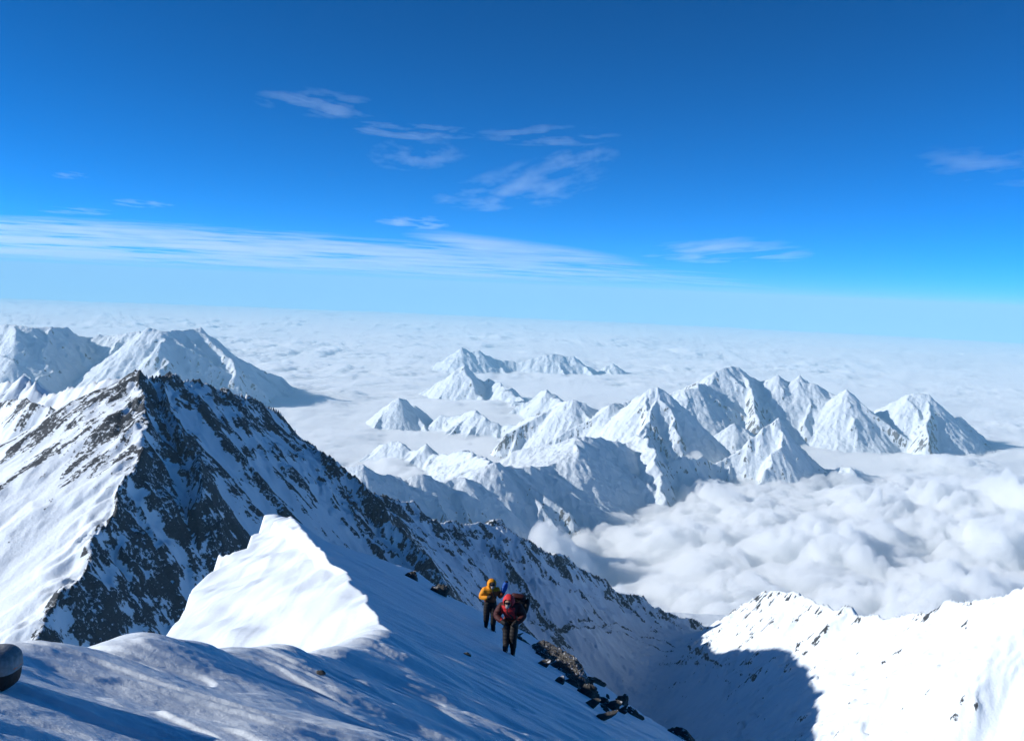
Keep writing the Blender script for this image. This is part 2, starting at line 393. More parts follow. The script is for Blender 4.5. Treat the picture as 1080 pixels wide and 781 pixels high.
    # ---- long range behind it at the right
    rng_r = [dict(p=P([(712, 425, 20), (722, 410, 20.3), (735, 405, 20.5), (745, 407, 20.8), (752, 392, 21.2), (762, 388, 21.3), (772, 386, 21.4), (780, 387, 21.5), (790, 396, 21.6), (802, 402, 21.6), (812, 399, 21.4), (820, 395, 21.4), (828, 401, 21.6), (838, 403, 21.8), (843, 395, 21.4), (851, 402, 21.6),
                      (860, 404, 21.2), (870, 411, 21.2), (881, 416, 21.1), (888, 413, 20.8), (893, 410, 20.7), (900, 420, 21), (908, 432, 21.3), (916, 437, 21.4), (925, 431, 21.3), (935, 427, 21.1), (948, 420, 20.9), (962, 414, 20.8), (975, 421, 20.9), (992, 428, 21), (1003, 440, 21.2), (1020, 447, 21.4), (1035, 458, 21.6)]), s=(.9, .9)),
             RIB([(820, 395), (823, 404), (826, 413)], 21.4, RS, s=(1.2, 1.1)),
             RIB([(893, 410), (897, 425), (900, 440), (905, 455)], 20.7, RS, s=(1.2, 1.1)),
             RIB([(962, 414), (966, 430), (972, 446), (976, 460)], 20.8, RS, s=(1.1, 1.1)),
             RIB([(935, 427), (945, 440), (955, 452)], 21.1, RS, s=(1.1, 1.1)),
             dict(p=P([(752, 458, 18.8), (764, 452, 18.8), (774, 446, 18.8), (786, 451, 18.8), (802, 462, 18.8)]), s=(1, 1))]
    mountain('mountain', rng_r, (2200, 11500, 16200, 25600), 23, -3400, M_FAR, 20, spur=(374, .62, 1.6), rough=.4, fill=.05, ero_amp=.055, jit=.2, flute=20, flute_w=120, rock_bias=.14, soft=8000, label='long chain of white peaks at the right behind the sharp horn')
    return X, Y, H

def near_left(X, Y):
    """1 on the sunlit snow face left of the rib, 0 elsewhere"""
    rib = [at(*p)[:2] for p in [(142, 391, 2600), (146, 415, 2500), (152, 440, 2410), (152, 470, 2300), (148, 492, 2220), (130, 518, 2140), (118, 545, 2060), (98, 575, 1980), (80, 602, 1900), (60, 635, 1820), (44, 668, 1740), (0, 780, 1500)]]
    rib = [(rib[0][0] + 300, rib[0][1] + 900)] + rib
    d, sd = poly_dist(X, Y, rib)
    return smooth(-20, 60, -sd * d)
def near_amp(X, Y):
    right = smooth(850, 1200, X)
    return (1 - .72 * near_left(X, Y)) * (1 - .35 * right)
def near_strata(X, Y, H):
    # thin bands of layered rock across the shaded lower face, each a line lying on the surface
    x0, y0, st = float(X[0, 0]), float(Y[0, 0]), float(X[0, 1] - X[0, 0])
    def hit(px, py):
        u, v = ray(px, py); d = np.arange(1500, 5500, 3.0)
        ix = np.clip(((u * d - x0) / st).astype(int), 0, X.shape[1] - 1); iy = np.clip(((d - y0) / st).astype(int), 0, X.shape[0] - 1)
        k = np.nonzero(H[iy, ix] >= v * d)[0]
        return (u * d[k[0]], d[k[0]]) if len(k) else None
    out = np.zeros(X.shape, f32)
    lines = [([(560, 657), (580, 659), (602, 656), (625, 654), (645, 657), (665, 664), (685, 672), (702, 675), (722, 681), (745, 691), (762, 702)], 6.0, .8),
             ([(572, 664), (592, 666), (612, 662), (632, 660), (652, 665), (672, 674), (692, 682), (712, 686)], 5.0, .7),
             ([(700, 690), (722, 697), (745, 706), (770, 722)], 4.0, .5), ([(640, 668), (660, 676), (680, 686)], 3.0, .5),
             ([(520, 600), (548, 604), (580, 612), (610, 622), (640, 634)], 5.0, .45), ([(470, 575), (500, 580), (530, 584), (560, 594)], 6.0, .4)]
    for px, w, a in lines:
        pts = [hit(*p) for p in px]; pts = [p for p in pts if p]
        if len(pts) < 2: continue
        d, _ = poly_dist(X, Y, pts)
        d = d + 7 * fbm(X / 60, Y / 60, 3)
        out = np.maximum(out, a * np.exp(-(d / w) ** 2) * (.8 + .6 * fbm(X / 90 + 7, Y / 90, 2)))
    return out
def near_rock(X, Y, H, D, S, rock, ero):
    right = smooth(800, 1150, X)                      # the sunlit wall carries almost only snow
    top = smooth(240, 10, D)
    left = near_left(X, Y)
    r = rock - .12 + .19 * smooth(100, -300, X) + .24 * (1 - right) * fbm(S / 15, D / 190, 3) + .34 * top + .20 * np.sin((H + .22 * X + 40 * fbm(X / 220, Y / 220, 3)) / 8.0) * smooth(600, 200, D)
    r = r - right * (.78 - .42 * smooth(60, 5, D))
    r = r - (1 - right) * smooth(-350, 300, X) * smooth(90, 330, D) * .32          # smooth snow low on the shaded face
    hi = smooth(-560, -420, H)
    r = np.where(left > .5, -.16 + .66 * hi + .34 * ero + .35 * fbm(X / 90, Y / 90, 4), r)
    return r
#@@CLOUDS
CLOUD_Z = -2800.0
def build_clouds():
    # polar sheet from 5 km out to beyond the horizon, following the earth's curve
    na, nr = 1300, 1400
    th = np.linspace(math.radians(-42), math.radians(42), na, dtype=f32)
    rr = np.concatenate([np.exp(np.linspace(math.log(5000), math.log(60000), 1200)), np.exp(np.linspace(math.log(60500), math.log(230000), 200))]).astype(f32)
    TH, RR = np.meshgrid(th, rr)
    X = RR * np.sin(TH); Y = RR * np.cos(TH)
    # swelling fields of cumulus in front at the right, flat stratus elsewhere
    cum = smooth(-.12, .2, X / Y) * smooth(20000, 13000, Y)
    cum = np.maximum(cum, .35 * smooth(.35, .7, fbm(X / 9000, Y / 9000, 3) + .5))
    wx = X + 260 * fbm(X / 800, Y / 800, 4); wy = Y + 260 * fbm(X / 800 + 50, Y / 800, 4)
    bil = lambda sc, o, n=3: billow(wx / sc + o, wy / sc - o, n, .5) * 2.6 - .65
    big = fbm(X / 4600 + 3, Y / 4600 + 8, 4, .5)
    p1, p2, p3, p4 = bil(2600, 1), bil(1200, 5), bil(520, 9), bil(210, 3, 2)
    p5 = bil(95, 7, 2)
    lay = fbm(X / 3600 + 70, Y / 1700, 5, .5)
    far = smooth(15000, 40000, RR)
    fb = fbm(X / 14000 + 5, Y / 9000, 5, .55)
    fc = billow(X / 1700 + 9, Y / 2100, 4, .6) * 2.6 - .65
    patch = .12 + .95 * smooth(-.22, .30, fbm(X / 16000 + 31, Y / 7000 + 3, 4, .55)) ** 1.3
    lump = .45 + .9 * smooth(-.25, .35, big)
    Z = CLOUD_Z + cum * (big * 260 + (p1 * 150 + p2 * 150 + p3 * 110 + p4 * 52 + p5 * 20) * lump) + (1 - cum) * (lay * 60 + big * 50 + (p2 * 46 + p3 * 30 + p4 * 10) * patch) + 170 * smooth(.10, .22, X / Y) * smooth(17500, 15000, Y) + far * (fb * 260 + fc * 150 * patch + 150 * fbm(X / 26000 + 2, Y / 5200 + 9, 4, .5))
    puffs = [(572, 556, 10.0, 330, 330), (600, 575, 9.7, 300, 200), (545, 552, 10.4, 300, 220), (497, 540, 10.4, 420, 300), (465, 528, 10.8, 350, 200), (725, 472, 15.4, 480, 330), (745, 520, 13.6, 700, 220),
             (640, 610, 8.6, 420, 220), (700, 560, 11.2, 600, 160), (930, 510, 13.2, 600, 200), (1000, 465, 18.0, 700, 200), (1050, 560, 11.2, 700, 200), (870, 565, 10.8, 600, 200), (480, 545, 9.8, 300, 200)]
    for px, py, d, rad, h in puffs:
        x, y, z = at(px, py, d * 1000)
        q = np.exp(-((X - x) ** 2 + (Y - y) ** 2) / (rad * rad))
        Z = Z + q * (h * .8 + .5 * h * p2 + p3 * 70 + p4 * 35)
    Z = Z - (X * X + Y * Y) / (2 * R_EARTH)
    floor = CLOUD_Z - 900 - (X * X + Y * Y) / (2 * R_EARTH)
    m, nt, out = new_mat('cloud_vapour')
    v = N(nt, 'ShaderNodeVolumePrincipled'); v.inputs['Color'].default_value = (.993, .999, 1, 1); v.inputs['Density'].default_value = CLOUD_DENS
    v.inputs['Anisotropy'].default_value = .0
    nt.links.new(v.outputs[0], out.inputs['Volume'])
    o = grid_mesh('sea_of_clouds', X, Y, Z, m, kind='stuff', close_to=floor)
    o['label'] = 'white sea of clouds filling the valleys out to the horizon'
    # added white reflector under the soft top, stands in for deep scattering
    m2, nt, out = new_mat('white_reflector')
    b = N(nt, 'ShaderNodeBsdfDiffuse'); b.inputs['Color'].default_value = (.9, .9, .9, 1)
    nt.links.new(b.outputs[0], out.inputs['Surface'])
    s = slice(None, None, 2)
    o2 = grid_mesh('cloud_reflector', X[s, s], Y[s, s], (Z - 420)[s, s], m2, kind='stuff')
    return o
CLOUD_DENS = .010
#@@FOREGROUND
A_, B_, C_ = -.455, -.302, -1.75
def on_plane(px, py):
    u, v = ray(px, py); d = C_ / (v - A_ * u - B_); return (u * d, d)

def poly_dist(X, Y, pts):
    """distance to a polyline and which side of its nearest segment (left of travel > 0)"""
    best = np.full(X.shape, 1e9, f32); side = np.zeros(X.shape, f32); bp = np.zeros(X.shape, f32)
    for (ax, ay), (bx, by) in zip(pts[:-1], pts[1:]):
        dx, dy = bx - ax, by - ay; l2 = dx * dx + dy * dy + 1e-9
        t = np.clip(((X - ax) * dx + (Y - ay) * dy) / l2, 0, 1)
        d = np.hypot(X - ax - t * dx, Y - ay - t * dy)
        s = np.sign(dx * (Y - ay) - dy * (X - ax))
        pd = np.abs(dx * (Y - ay) - dy * (X - ax)) / math.sqrt(l2)
        up = (d < best - 1e-4) | ((d < best + 1e-4) & (pd > bp))
        best = np.where(up, np.minimum(d, best), best); side = np.where(up, s, side); bp = np.where(up, pd, bp)
    return best, side

def inside(X, Y, poly):
    c = np.zeros(X.shape, bool); n = len(poly)
    for i in range(n):
        (x1, y1), (x2, y2) = poly[i], poly[(i + 1) % n]
        if y1 == y2: continue
        k = ((y1 > Y) != (y2 > Y)) & (X < (x2 - x1) * (Y - y1) / (y2 - y1) + x1)
        c ^= k
    return c

LEFT_PX = [(0, 679), (60, 684), (165, 688), (235, 690), (300, 692), (350, 688), (405, 680), (398, 662), (390, 650), (383, 640), (372, 625), (362, 612), (352, 600), (352, 585), (347, 575), (320, 562), (279, 543)]
RIGHT_PX = [(279, 543), (310, 551), (345, 566), (395, 587), (440, 603), (470, 627), (500, 641), (535, 657), (560, 670), (600, 695), (650, 733), (690, 760), (732, 784)]
CUT_PX = [(160, 690), (166, 682), (182, 660), (198, 640), (202, 622), (216, 608), (230, 600), (231, 583), (250, 581), (262, 578), (265, 564), (275, 561), (279, 543)]
BROW = [(-3.6, -6), (-3.2, 2)] + [on_plane(*p) for p in LEFT_PX[:7]] + [(-1.5, 19), (-1.3, 60)]
RIGHT = [at(279, 543, 63)[:2], at(310, 551, 47)[:2], at(345, 566, 40)[:2]] + [on_plane(*p) for p in RIGHT_PX[3:]] + [(6.4, 20), (7.2, 12), (7.0, 4), (6.5, -6)]

def snow_noise(X, Y):
    # sastrugi: long low slabs cut by the wind, which blows along x
    wx = X + .5 * fbm(X * .5, Y * .8, 3); wy = Y + .35 * fbm(X * .4 + 9, Y * .7, 3)
    n1 = fbm(wx * .26 + 3, wy * .62 + 1, 3, .5)
    n2 = fbm(wx * .5 + 7, wy * 1.5, 2, .4)
    ter = n2 * 3.4; ter = (np.floor(ter) + smooth(.3, .62, ter - np.floor(ter))) / 3.4
    n3 = fbm(wx * 2.2, wy * 6.0 + 4, 4, .55)
    n4 = fbm(X * 9, Y * 14, 2)
    return .24 * n1 + .11 * (ter * .75 + n2 * .25) + .012 * n3 + .004 * n4

FACE_PTS = [(405, 680, 15.0), (384, 642, 20.5), (362, 612, 27), (349, 580, 35), (279, 543, 46), (165, 682, 20.0)]
_fp = np.array([at(*p) for p in FACE_PTS])
_fw = np.array([2, 1, 1, 2, 2, 2.0])[:, None]
FACE = np.array([.50, -.05, 0.0]); FACE[2] = _fp[1, 2] - FACE[0] * _fp[1, 0] - FACE[1] * _fp[1, 1]
print('face', FACE)

STEP = None
def fg_base(X, Y):
    w = smooth(10.5, 5, np.hypot(X, Y))
    return A_ * X + B_ * Y + C_ + w * .17 * (np.clip(X, -6, 1.2) + 2.9)

def fg_height(X, Y, split=False):
    X = np.asarray(X, f32); Y = np.asarray(Y, f32)
    base = fg_base(X, Y)
    d, s = poly_dist(X, Y, BROW)
    dl = np.where(s > 0, d, 0)
    brow = base - 1.15 * (np.sqrt(dl * dl + .25) - .5)
    wig = .30 * fbm(X * .6 + 3, Y * .4, 2, .4)
    if STEP is not None:
        dS, sS = poly_dist(X, Y, STEP)
        wig = wig + .34 * smooth(-.12, .12, sS * dS) * smooth(1.0, 0, np.maximum(0, dS - 4.5))
    face = FACE[0] * X + FACE[1] * Y + FACE[2] + wig * smooth(12, 20, Y)
    lower = np.where(Y > 8, np.maximum(brow, face), brow)
    z = np.minimum(base, lower)
    if split: return z, smooth(.05, .5, base - z) * smooth(12, 14, Y) * (face >= brow - .3)
    return z

def ray_hit(px, py, fn, d0, d1, n=4000):
    u, v = ray(px, py)
    d = np.linspace(d0, d1, n, dtype=f32)
    z = fn(u * d, d)
    k = np.nonzero(z >= v * d)[0]
    if len(k) == 0: return None
    i = k[0]; return (float(u * d[i]), float(d[i]), float(z[i]))

def build_foreground():
    global STEP
    st = [ray_hit(px, py, fg_height, 13, 66) for px, py in [(296, 562), (312, 572), (330, 586), (346, 597), (366, 603)]]
    STEP = [h[:2] for h in st if h]
    print('step', STEP)
    cut = []
    for p in CUT_PX:
        h = ray_hit(p[0], p[1], fg_height, 13, 66)
        print('cut', p, h)
        if h: cut.append(h[:2])
    cut = cut[:-1] + [RIGHT[0]]
    global CUTLINE
    CUTLINE = [(cut[0][0] - 1.5, 12.0)] + cut
    na, nr = 1150, 800
    th = np.concatenate([np.linspace(-80, -33, 150), np.linspace(-32.9, 30, 850), np.linspace(30.2, 80, 150)])
    th = np.radians(th).astype(f32)
    rr = np.concatenate([np.exp(np.linspace(math.log(1.0), math.log(2.6), 60)), np.exp(np.linspace(math.log(2.61), math.log(12), 900)), np.exp(np.linspace(math.log(12.02), math.log(75), 560)), np.exp(np.linspace(math.log(76), math.log(420), 80))]).astype(f32)
    TH, RR = np.meshgrid(th, rr)
    X = RR * np.sin(TH); Y = RR * np.cos(TH)
    Z = fg_full(X, Y)
    gy, gx = np.gradient(Z); 
    rock = FG_ROCK
    o = grid_mesh('snow_slope', X, Y, Z, M_SNOW, {'rock': rock})
    o['label'] = 'wind-carved snow ridge in the foreground, sunlit on its left side'
    return o

FG_ROCK = None
def fg_full(X, Y):
    global FG_ROCK
    z, face = fg_height(X, Y, True)
    body = inside(X, Y, [(-14, -6), (-14, 12)] + CUTLINE + RIGHT[1:] + [(6.5, -6)])
    dc, _ = poly_dist(X, Y, CUTLINE); dr, _ = poly_dist(X, Y, RIGHT)
    out = ~body
    amp = smooth(0.0, 1.2, np.where(body, np.minimum(dc, dr) + .25, 0))
    nz = snow_noise(X, Y)
    near = smooth(26, 9, np.hypot(X, Y))
    z = z + nz * (.35 + .65 * near) * (1 - .92 * face)
    # steps in the sunlit face
    z = z + face * .05 * (ridged(X * .9, Y * .16, 3) - .5)
    kc, kr = 3.2, 1.25
    dropc = dc * kc; dropr = np.sqrt(dr * dr + .5) * kr - .7 * kr * .99
    useR = dr < dc
    drop = np.where(useR, dropr, dropc)
    drop = np.where(out, drop, 0)
    rk = fbm(X * .25, Y * .25, 4) * 1.2
    z = z - drop * (1 + .25 * fbm(X * .15, Y * .15, 3)) 
    z = z + np.where(out, (ridged(X * .35, Y * .35, 4) - .4) * smooth(.2, 4, np.minimum(dr, dc)) * 1.2, 0)
    FG_ROCK = np.where(out & useR, .2 + .5 * smooth(0.1, 1.2, dr) * smooth(14, 3, dr) + .3 * rk, -1)
    FG_ROCK = np.where(X < -5.5, -1, FG_ROCK)
    FG_ROCK = np.where((Y > 46) & (X < 0), FG_ROCK - .8, FG_ROCK)
    return z
#@@SNOWMAT
def snow_mat():
    m, nt, out = new_mat('wind_packed_snow'); L = nt.links.new
    pos = N(nt, 'ShaderNodeNewGeometry').outputs['Position']
    mp = N(nt, 'ShaderNodeMapping'); mp.inputs['Scale'].default_value = (1, 2.6, 1.5); L(pos, mp.inputs['Vector'])
    n1 = N(nt, 'ShaderNodeTexNoise', i_Scale=6.0, i_Detail=6.0, i_Roughness=.7); L(mp.outputs[0], n1.inputs['Vector'])
    n2 = N(nt, 'ShaderNodeTexNoise', i_Scale=60.0, i_Detail=3.0, i_Roughness=.6); L(pos, n2.inputs['Vector'])
    n3 = N(nt, 'ShaderNodeTexNoise', i_Scale=1.4, i_Detail=7.0, i_Roughness=.7); L(pos, n3.inputs['Vector'])
    at_ = N(nt, 'ShaderNodeAttribute', attribute_name='rock').outputs['Fac']
    s = math_n(nt, 'ADD', at_, math_n(nt, 'MULTIPLY', math_n(nt, 'SUBTRACT', n3.outputs['Fac'], .5), 1.6))
    mr = N(nt, 'ShaderNodeMapRange', interpolation_type='SMOOTHSTEP'); L(s, mr.inputs['Value'])
    mr.inputs['From Min'].default_value = .46; mr.inputs['From Max'].default_value = .56
    mx = N(nt, 'ShaderNodeMix', data_type='RGBA'); L(mr.outputs[0], mx.inputs['Factor'])
    mx.inputs['A'].default_value = (.75, .81, .86, 1); mx.inputs['B'].default_value = (.03, .03, .03, 1)
    h = math_n(nt, 'ADD', math_n(nt, 'MULTIPLY', n1.outputs['Fac'], .032), math_n(nt, 'MULTIPLY', n2.outputs['Fac'], .006))
    h = math_n(nt, 'ADD', h, math_n(nt, 'MULTIPLY', mr.outputs[0], .15))
    bp = N(nt, 'ShaderNodeBump', i_Strength=.5, i_Distance=1.0); L(h, bp.inputs['Height'])
    b = N(nt, 'ShaderNodeBsdfPrincipled'); L(mx.outputs['Result'], b.inputs['Base Color'])
    b.inputs['Roughness'].default_value = .55; b.inputs['Specular IOR Level'].default_value = .3
    L(bp.outputs[0], b.inputs['Normal']); L(b.outputs[0], out.inputs['Surface'])
    return m
#@@PEOPLE
def thing(o, label, cat, group=None):
    o['label'] = label; o['category'] = cat; o['kind'] = 'thing'
    if group: o['group'] = group
    return o

def empty(name, loc, rz=0.0):
    o = bpy.data.objects.new(name, None); COL.objects.link(o)
    o.location = loc; o.rotation_euler = (0, 0, rz); o.empty_display_size = .2
    return o

def link_mesh(name, me, mats, parent=None, smooth_=True):
    for m in (mats if isinstance(mats, (list, tuple)) else [mats]): me.materials.append(m)
    if smooth_: me.polygons.foreach_set('use_smooth', np.ones(len(me.polygons), bool))
    o = bpy.data.objects.new(name, me); COL.objects.link(o)
    if parent: o.parent = parent
    return o

def cloth_mat(name, col, rough=.7, bump=.35, scale=22.0, var=.25):
    m, nt, out = new_mat(name); L = nt.links.new
    tc = N(nt, 'ShaderNodeTexCoord')
    n = N(nt, 'ShaderNodeTexNoise', i_Scale=scale, i_Detail=4.0, i_Roughness=.6); L(tc.outputs['Object'], n.inputs['Vector'])
    wv = N(nt, 'ShaderNodeTexWave', wave_type='BANDS', bands_direction='Z', i_Scale=3.2, i_Distortion=1.2); L(tc.outputs['Object'], wv.inputs['Vector'])
    rc = N(nt, 'ShaderNodeValToRGB'); L(n.outputs['Fac'], rc.inputs['Fac'])
    rc.color_ramp.elements[0].position = .3; rc.color_ramp.elements[1].position = .75
    rc.color_ramp.elements[0].color = (*[c * (1 - var) for c in col], 1); rc.color_ramp.elements[1].color = (*[min(1, c * (1 + var)) for c in col], 1)
    b = N(nt, 'ShaderNodeBsdfPrincipled'); L(rc.outputs[0], b.inputs['Base Color'])
    b.inputs['Roughness'].default_value = rough; b.inputs['Specular IOR Level'].default_value = .3
    h = math_n(nt, 'ADD', math_n(nt, 'MULTIPLY', n.outputs['Fac'], .02), math_n(nt, 'MULTIPLY', wv.outputs['Fac'], .02))
    bp = N(nt, 'ShaderNodeBump', i_Strength=bump, i_Distance=1.0); L(h, bp.inputs['Height']); L(bp.outputs[0], b.inputs['Normal'])
    L(b.outputs[0], out.inputs['Surface'])
    return m

def skin_mesh(name, verts, edges, radii, root=0, levels=2):
    """one continuous surface grown round a skeleton of joints"""
    me = bpy.data.meshes.new(name); me.from_pydata([tuple(v) for v in verts], edges, [])
    o = bpy.data.objects.new(name, me); COL.objects.link(o)
    md = o.modifiers.new('skin', 'SKIN'); md.use_smooth_shade = True; md.branch_smoothing = .3
    if not me.skin_vertices: me.skin_vertices.new()
    for i, d in enumerate(me.skin_vertices[0].data):
        r = radii[i]; d.radius = r if isinstance(r, tuple) else (r, r); d.use_root = (i == root)
    sd = o.modifiers.new('sub', 'SUBSURF'); sd.levels = levels; sd.render_levels = levels
    dg = bpy.context.evaluated_depsgraph_get(); dg.update()
    res = bpy.data.meshes.new_from_object(o.evaluated_get(dg))
    bpy.data.objects.remove(o); bpy.data.meshes.remove(me)
    res.name = name; res.materials.clear()
    return res

def blob(name, mat, parent, loc, size, rot=(0, 0, 0), seg=24, square=1.0, noise=0.0, seed=0, cutoff=None):
    """a rounded body: superellipsoid with a little cloth-like unevenness; cutoff drops faces for open shapes"""
    bm = bmesh.new(); bmesh.ops.create_uvsphere(bm, u_segments=seg, v_segments=seg // 2 + 2, radius=1)
    R = Matrix.Rotation(rot[2], 3, 'Z') @ Matrix.Rotation(rot[1], 3, 'Y') @ Matrix.Rotation(rot[0], 3, 'X')
    r_ = random.Random(seed); ph = [r_.uniform(0, 6) for _ in range(6)]
    for v in bm.verts:
        c = v.co.copy()
        if square < 1: c = Vector([math.copysign(abs(q) ** square, q) for q in c])
        k = 1 + noise * (math.sin(5 * c.x + ph[0]) * math.sin(4 * c.y + ph[1]) + .6 * math.sin(9 * c.z + ph[2]) * math.sin(7 * c.x + ph[3]))
        v['co'] if False else None
        v.co = R @ Vector((c.x * size[0] * k, c.y * size[1] * k, c.z * size[2] * k)) + Vector(loc)
    if cutoff:
        kill = [f for f in bm.faces if cutoff(f.calc_center_median())]
        bmesh.ops.delete(bm, geom=kill, context='FACES')
    me = bpy.data.meshes.new(name); bm.to_mesh(me); bm.free()
    return link_mesh(name, me, mat, parent)

def surf(x, y):
    return float(fg_full(np.array([[x]], f32), np.array([[y]], f32))[0, 0])

def find(px, py, d0=3.0, d1=70.0):
    u, v = ray(px, py); d = np.linspace(d0, d1, 3000, dtype=f32)[None, :]
    z = fg_full(u * d, d); k = np.nonzero(z[0] >= v * d[0])[0]
    if len(k) == 0:
        k = [int(np.argmin(v * d[0] - z[0]))]
    dd = float(d[0][k[0]]); return u * dd, dd, float(z[0][k[0]])

def person(label, foot_px, rz, J, mats, zones, scale=1.0):
    x, y, z = find(*foot_px)
    print('person', label, x, y, z)
    root = empty('person', (x, y, z), rz)
    root.scale = (scale,) * 3
    c, s = math.cos(rz), math.sin(rz)
    # both boots stand on the snow: shift each leg by the ground below its own foot
    for sd in ('L', 'R'):
        a = J['ankle' + sd]; gx = x + (a[0] * c - a[1] * s) * scale; gy = y + (a[0] * s + a[1] * c) * scale
        dz = (surf(gx, gy) - z) / scale
        for k, f in (('ankle', 1.0), ('toe', 1.0), ('knee', .5)):
            p = J[k + sd]; J[k + sd] = (p[0], p[1], p[2] + dz * f)
    names = ['pelvis', 'waist', 'chest', 'neck', 'head', 'crown'] + [k + sd for sd in 'LR' for k in ('hip', 'knee', 'ankle', 'shoulder', 'elbow', 'wrist', 'hand')]
    rad = dict(pelvis=.20, waist=.215, chest=(.26, .22), neck=.11, head=.115, crown=.075, hip=.16, knee=.12, ankle=.095, shoulder=.155, elbow=.125, wrist=.075, hand=.06)
    E = [('pelvis', 'waist'), ('waist', 'chest'), ('chest', 'neck'), ('neck', 'head'), ('head', 'crown')]
    for sd in 'LR':
        E += [('pelvis', 'hip' + sd), ('hip' + sd, 'knee' + sd), ('knee' + sd, 'ankle' + sd), ('chest', 'shoulder' + sd), ('shoulder' + sd, 'elbow' + sd), ('elbow' + sd, 'wrist' + sd), ('wrist' + sd, 'hand' + sd)]
    V = [J[n] for n in names]; ix = {n: i for i, n in enumerate(names)}
    rr = [rad[n.rstrip('LR')] for n in names]
    me = skin_mesh('body', V, [(ix[a], ix[b]) for a, b in E], rr)
    for m in mats: me.materials.append(m)
    for p in me.polygons:
        p.material_index = zones(p.center); p.use_smooth = True
    o = bpy.data.objects.new('body', me); COL.objects.link(o); o.parent = root
    return root, J

def add_gear(root, J, hood_mat, boot_mat, mitt_mat, lens_mat, mask_mat, skin_m, fwd):
    h = Vector(J['head']); f = Vector(fwd).normalized(); up = Vector((0, 0, 1)); side = f.cross(up).normalized()
    # hood: a shell round the head, open towards the face
    blob('hood', hood_mat, root, h + Vector((0, 0, .02)) - f * .02, (.165, .17, .185), noise=.03, seg=28,
         cutoff=lambda c: (Vector(c) - h).dot(f) > .095 and abs((Vector(c) - h).z) < .12)
    fc = h + f * .05
    fa = blob('face', skin_m, root, fc, (.092, .09, .115))
    yaw = math.atan2(f.y, f.x) + math.pi / 2
    blob('nose', skin_m, fa, fc + f * .088 + Vector((0, 0, -.005)), (.016, .02, .026))
    blob('goggles', lens_mat, root, fc + f * .075 + Vector((0, 0, .035)), (.078, .034, .036), rot=(0, 0, yaw), square=.75)
    mk = blob('oxygen_mask', mask_mat, root, fc + f * .088 + Vector((0, 0, -.055)), (.05, .045, .05), rot=(0, 0, yaw), square=.85)
    hs = skin_mesh('hose', [fc + f * .12 + Vector((0, 0, -.09)), fc + f * .14 + Vector((.02, 0, -.2)), Vector(J['chest']) + f * .22 + Vector((.07, 0, .0)), Vector(J['chest']) + f * .2 + Vector((.16, 0, -.1))], [(0, 1), (1, 2), (2, 3)], [.02] * 4, levels=1)
    link_mesh('hose', hs, boot_mat, mk)
    for sd in 'LR':
        a = Vector(J['ankle' + sd]); t = Vector(J['toe' + sd]); d = (t - a); d.z = 0
        d = d.normalized() if d.length > 1e-3 else f
        b = skin_mesh('boot', [a + Vector((0, 0, .20)), a + Vector((0, 0, .02)), a + d * .10 + Vector((0, 0, -.035)), a + d * .22 + Vector((0, 0, -.045)), a - d * .06 + Vector((0, 0, -.04))], [(0, 1), (1, 2), (2, 3), (1, 4)], [.105, .095, .075, .055, .06], root=1)
        bo = link_mesh('boot', b, boot_mat, root)
        # crampon points under the sole
        n = Vector((-d.y, d.x, 0)); cv = []; ce = []
        for k in (-.06, .02, .10, .19):
            i0 = len(cv)
            for q in (-.05, 0, .05): cv.append(a + d * k + n * q + Vector((0, 0, -.085)))
            for q in (-.05, .05): cv.append(a + d * k + n * q + Vector((0, 0, -.125)))
            ce += [(i0, i0 + 1), (i0 + 1, i0 + 2), (i0, i0 + 3), (i0 + 2, i0 + 4)]
            if i0: ce.append((i0 - 4, i0 + 1))
        cm = skin_mesh('crampon', cv, ce, [.01] * len(cv), levels=0)
        link_mesh('crampon', cm, mask_mat, bo)
        w = Vector(J['wrist' + sd]); hd = Vector(J['hand' + sd]); dd = (hd - w).normalized(); nn = dd.cross(f); nn = nn.normalized() if nn.length > 1e-3 else side
        mt = skin_mesh('mitten', [w, w + dd * .07, w + dd * .15 + f * .01, w + dd * .21 + f * .035, w + dd * .06 + nn * .055, w + dd * .11 + nn * .085 + f * .02], [(0, 1), (1, 2), (2, 3), (1, 4), (4, 5)], [.085, .072, .062, .045, .035, .028], root=1)
        link_mesh('mitten', mt, mitt_mat, root)

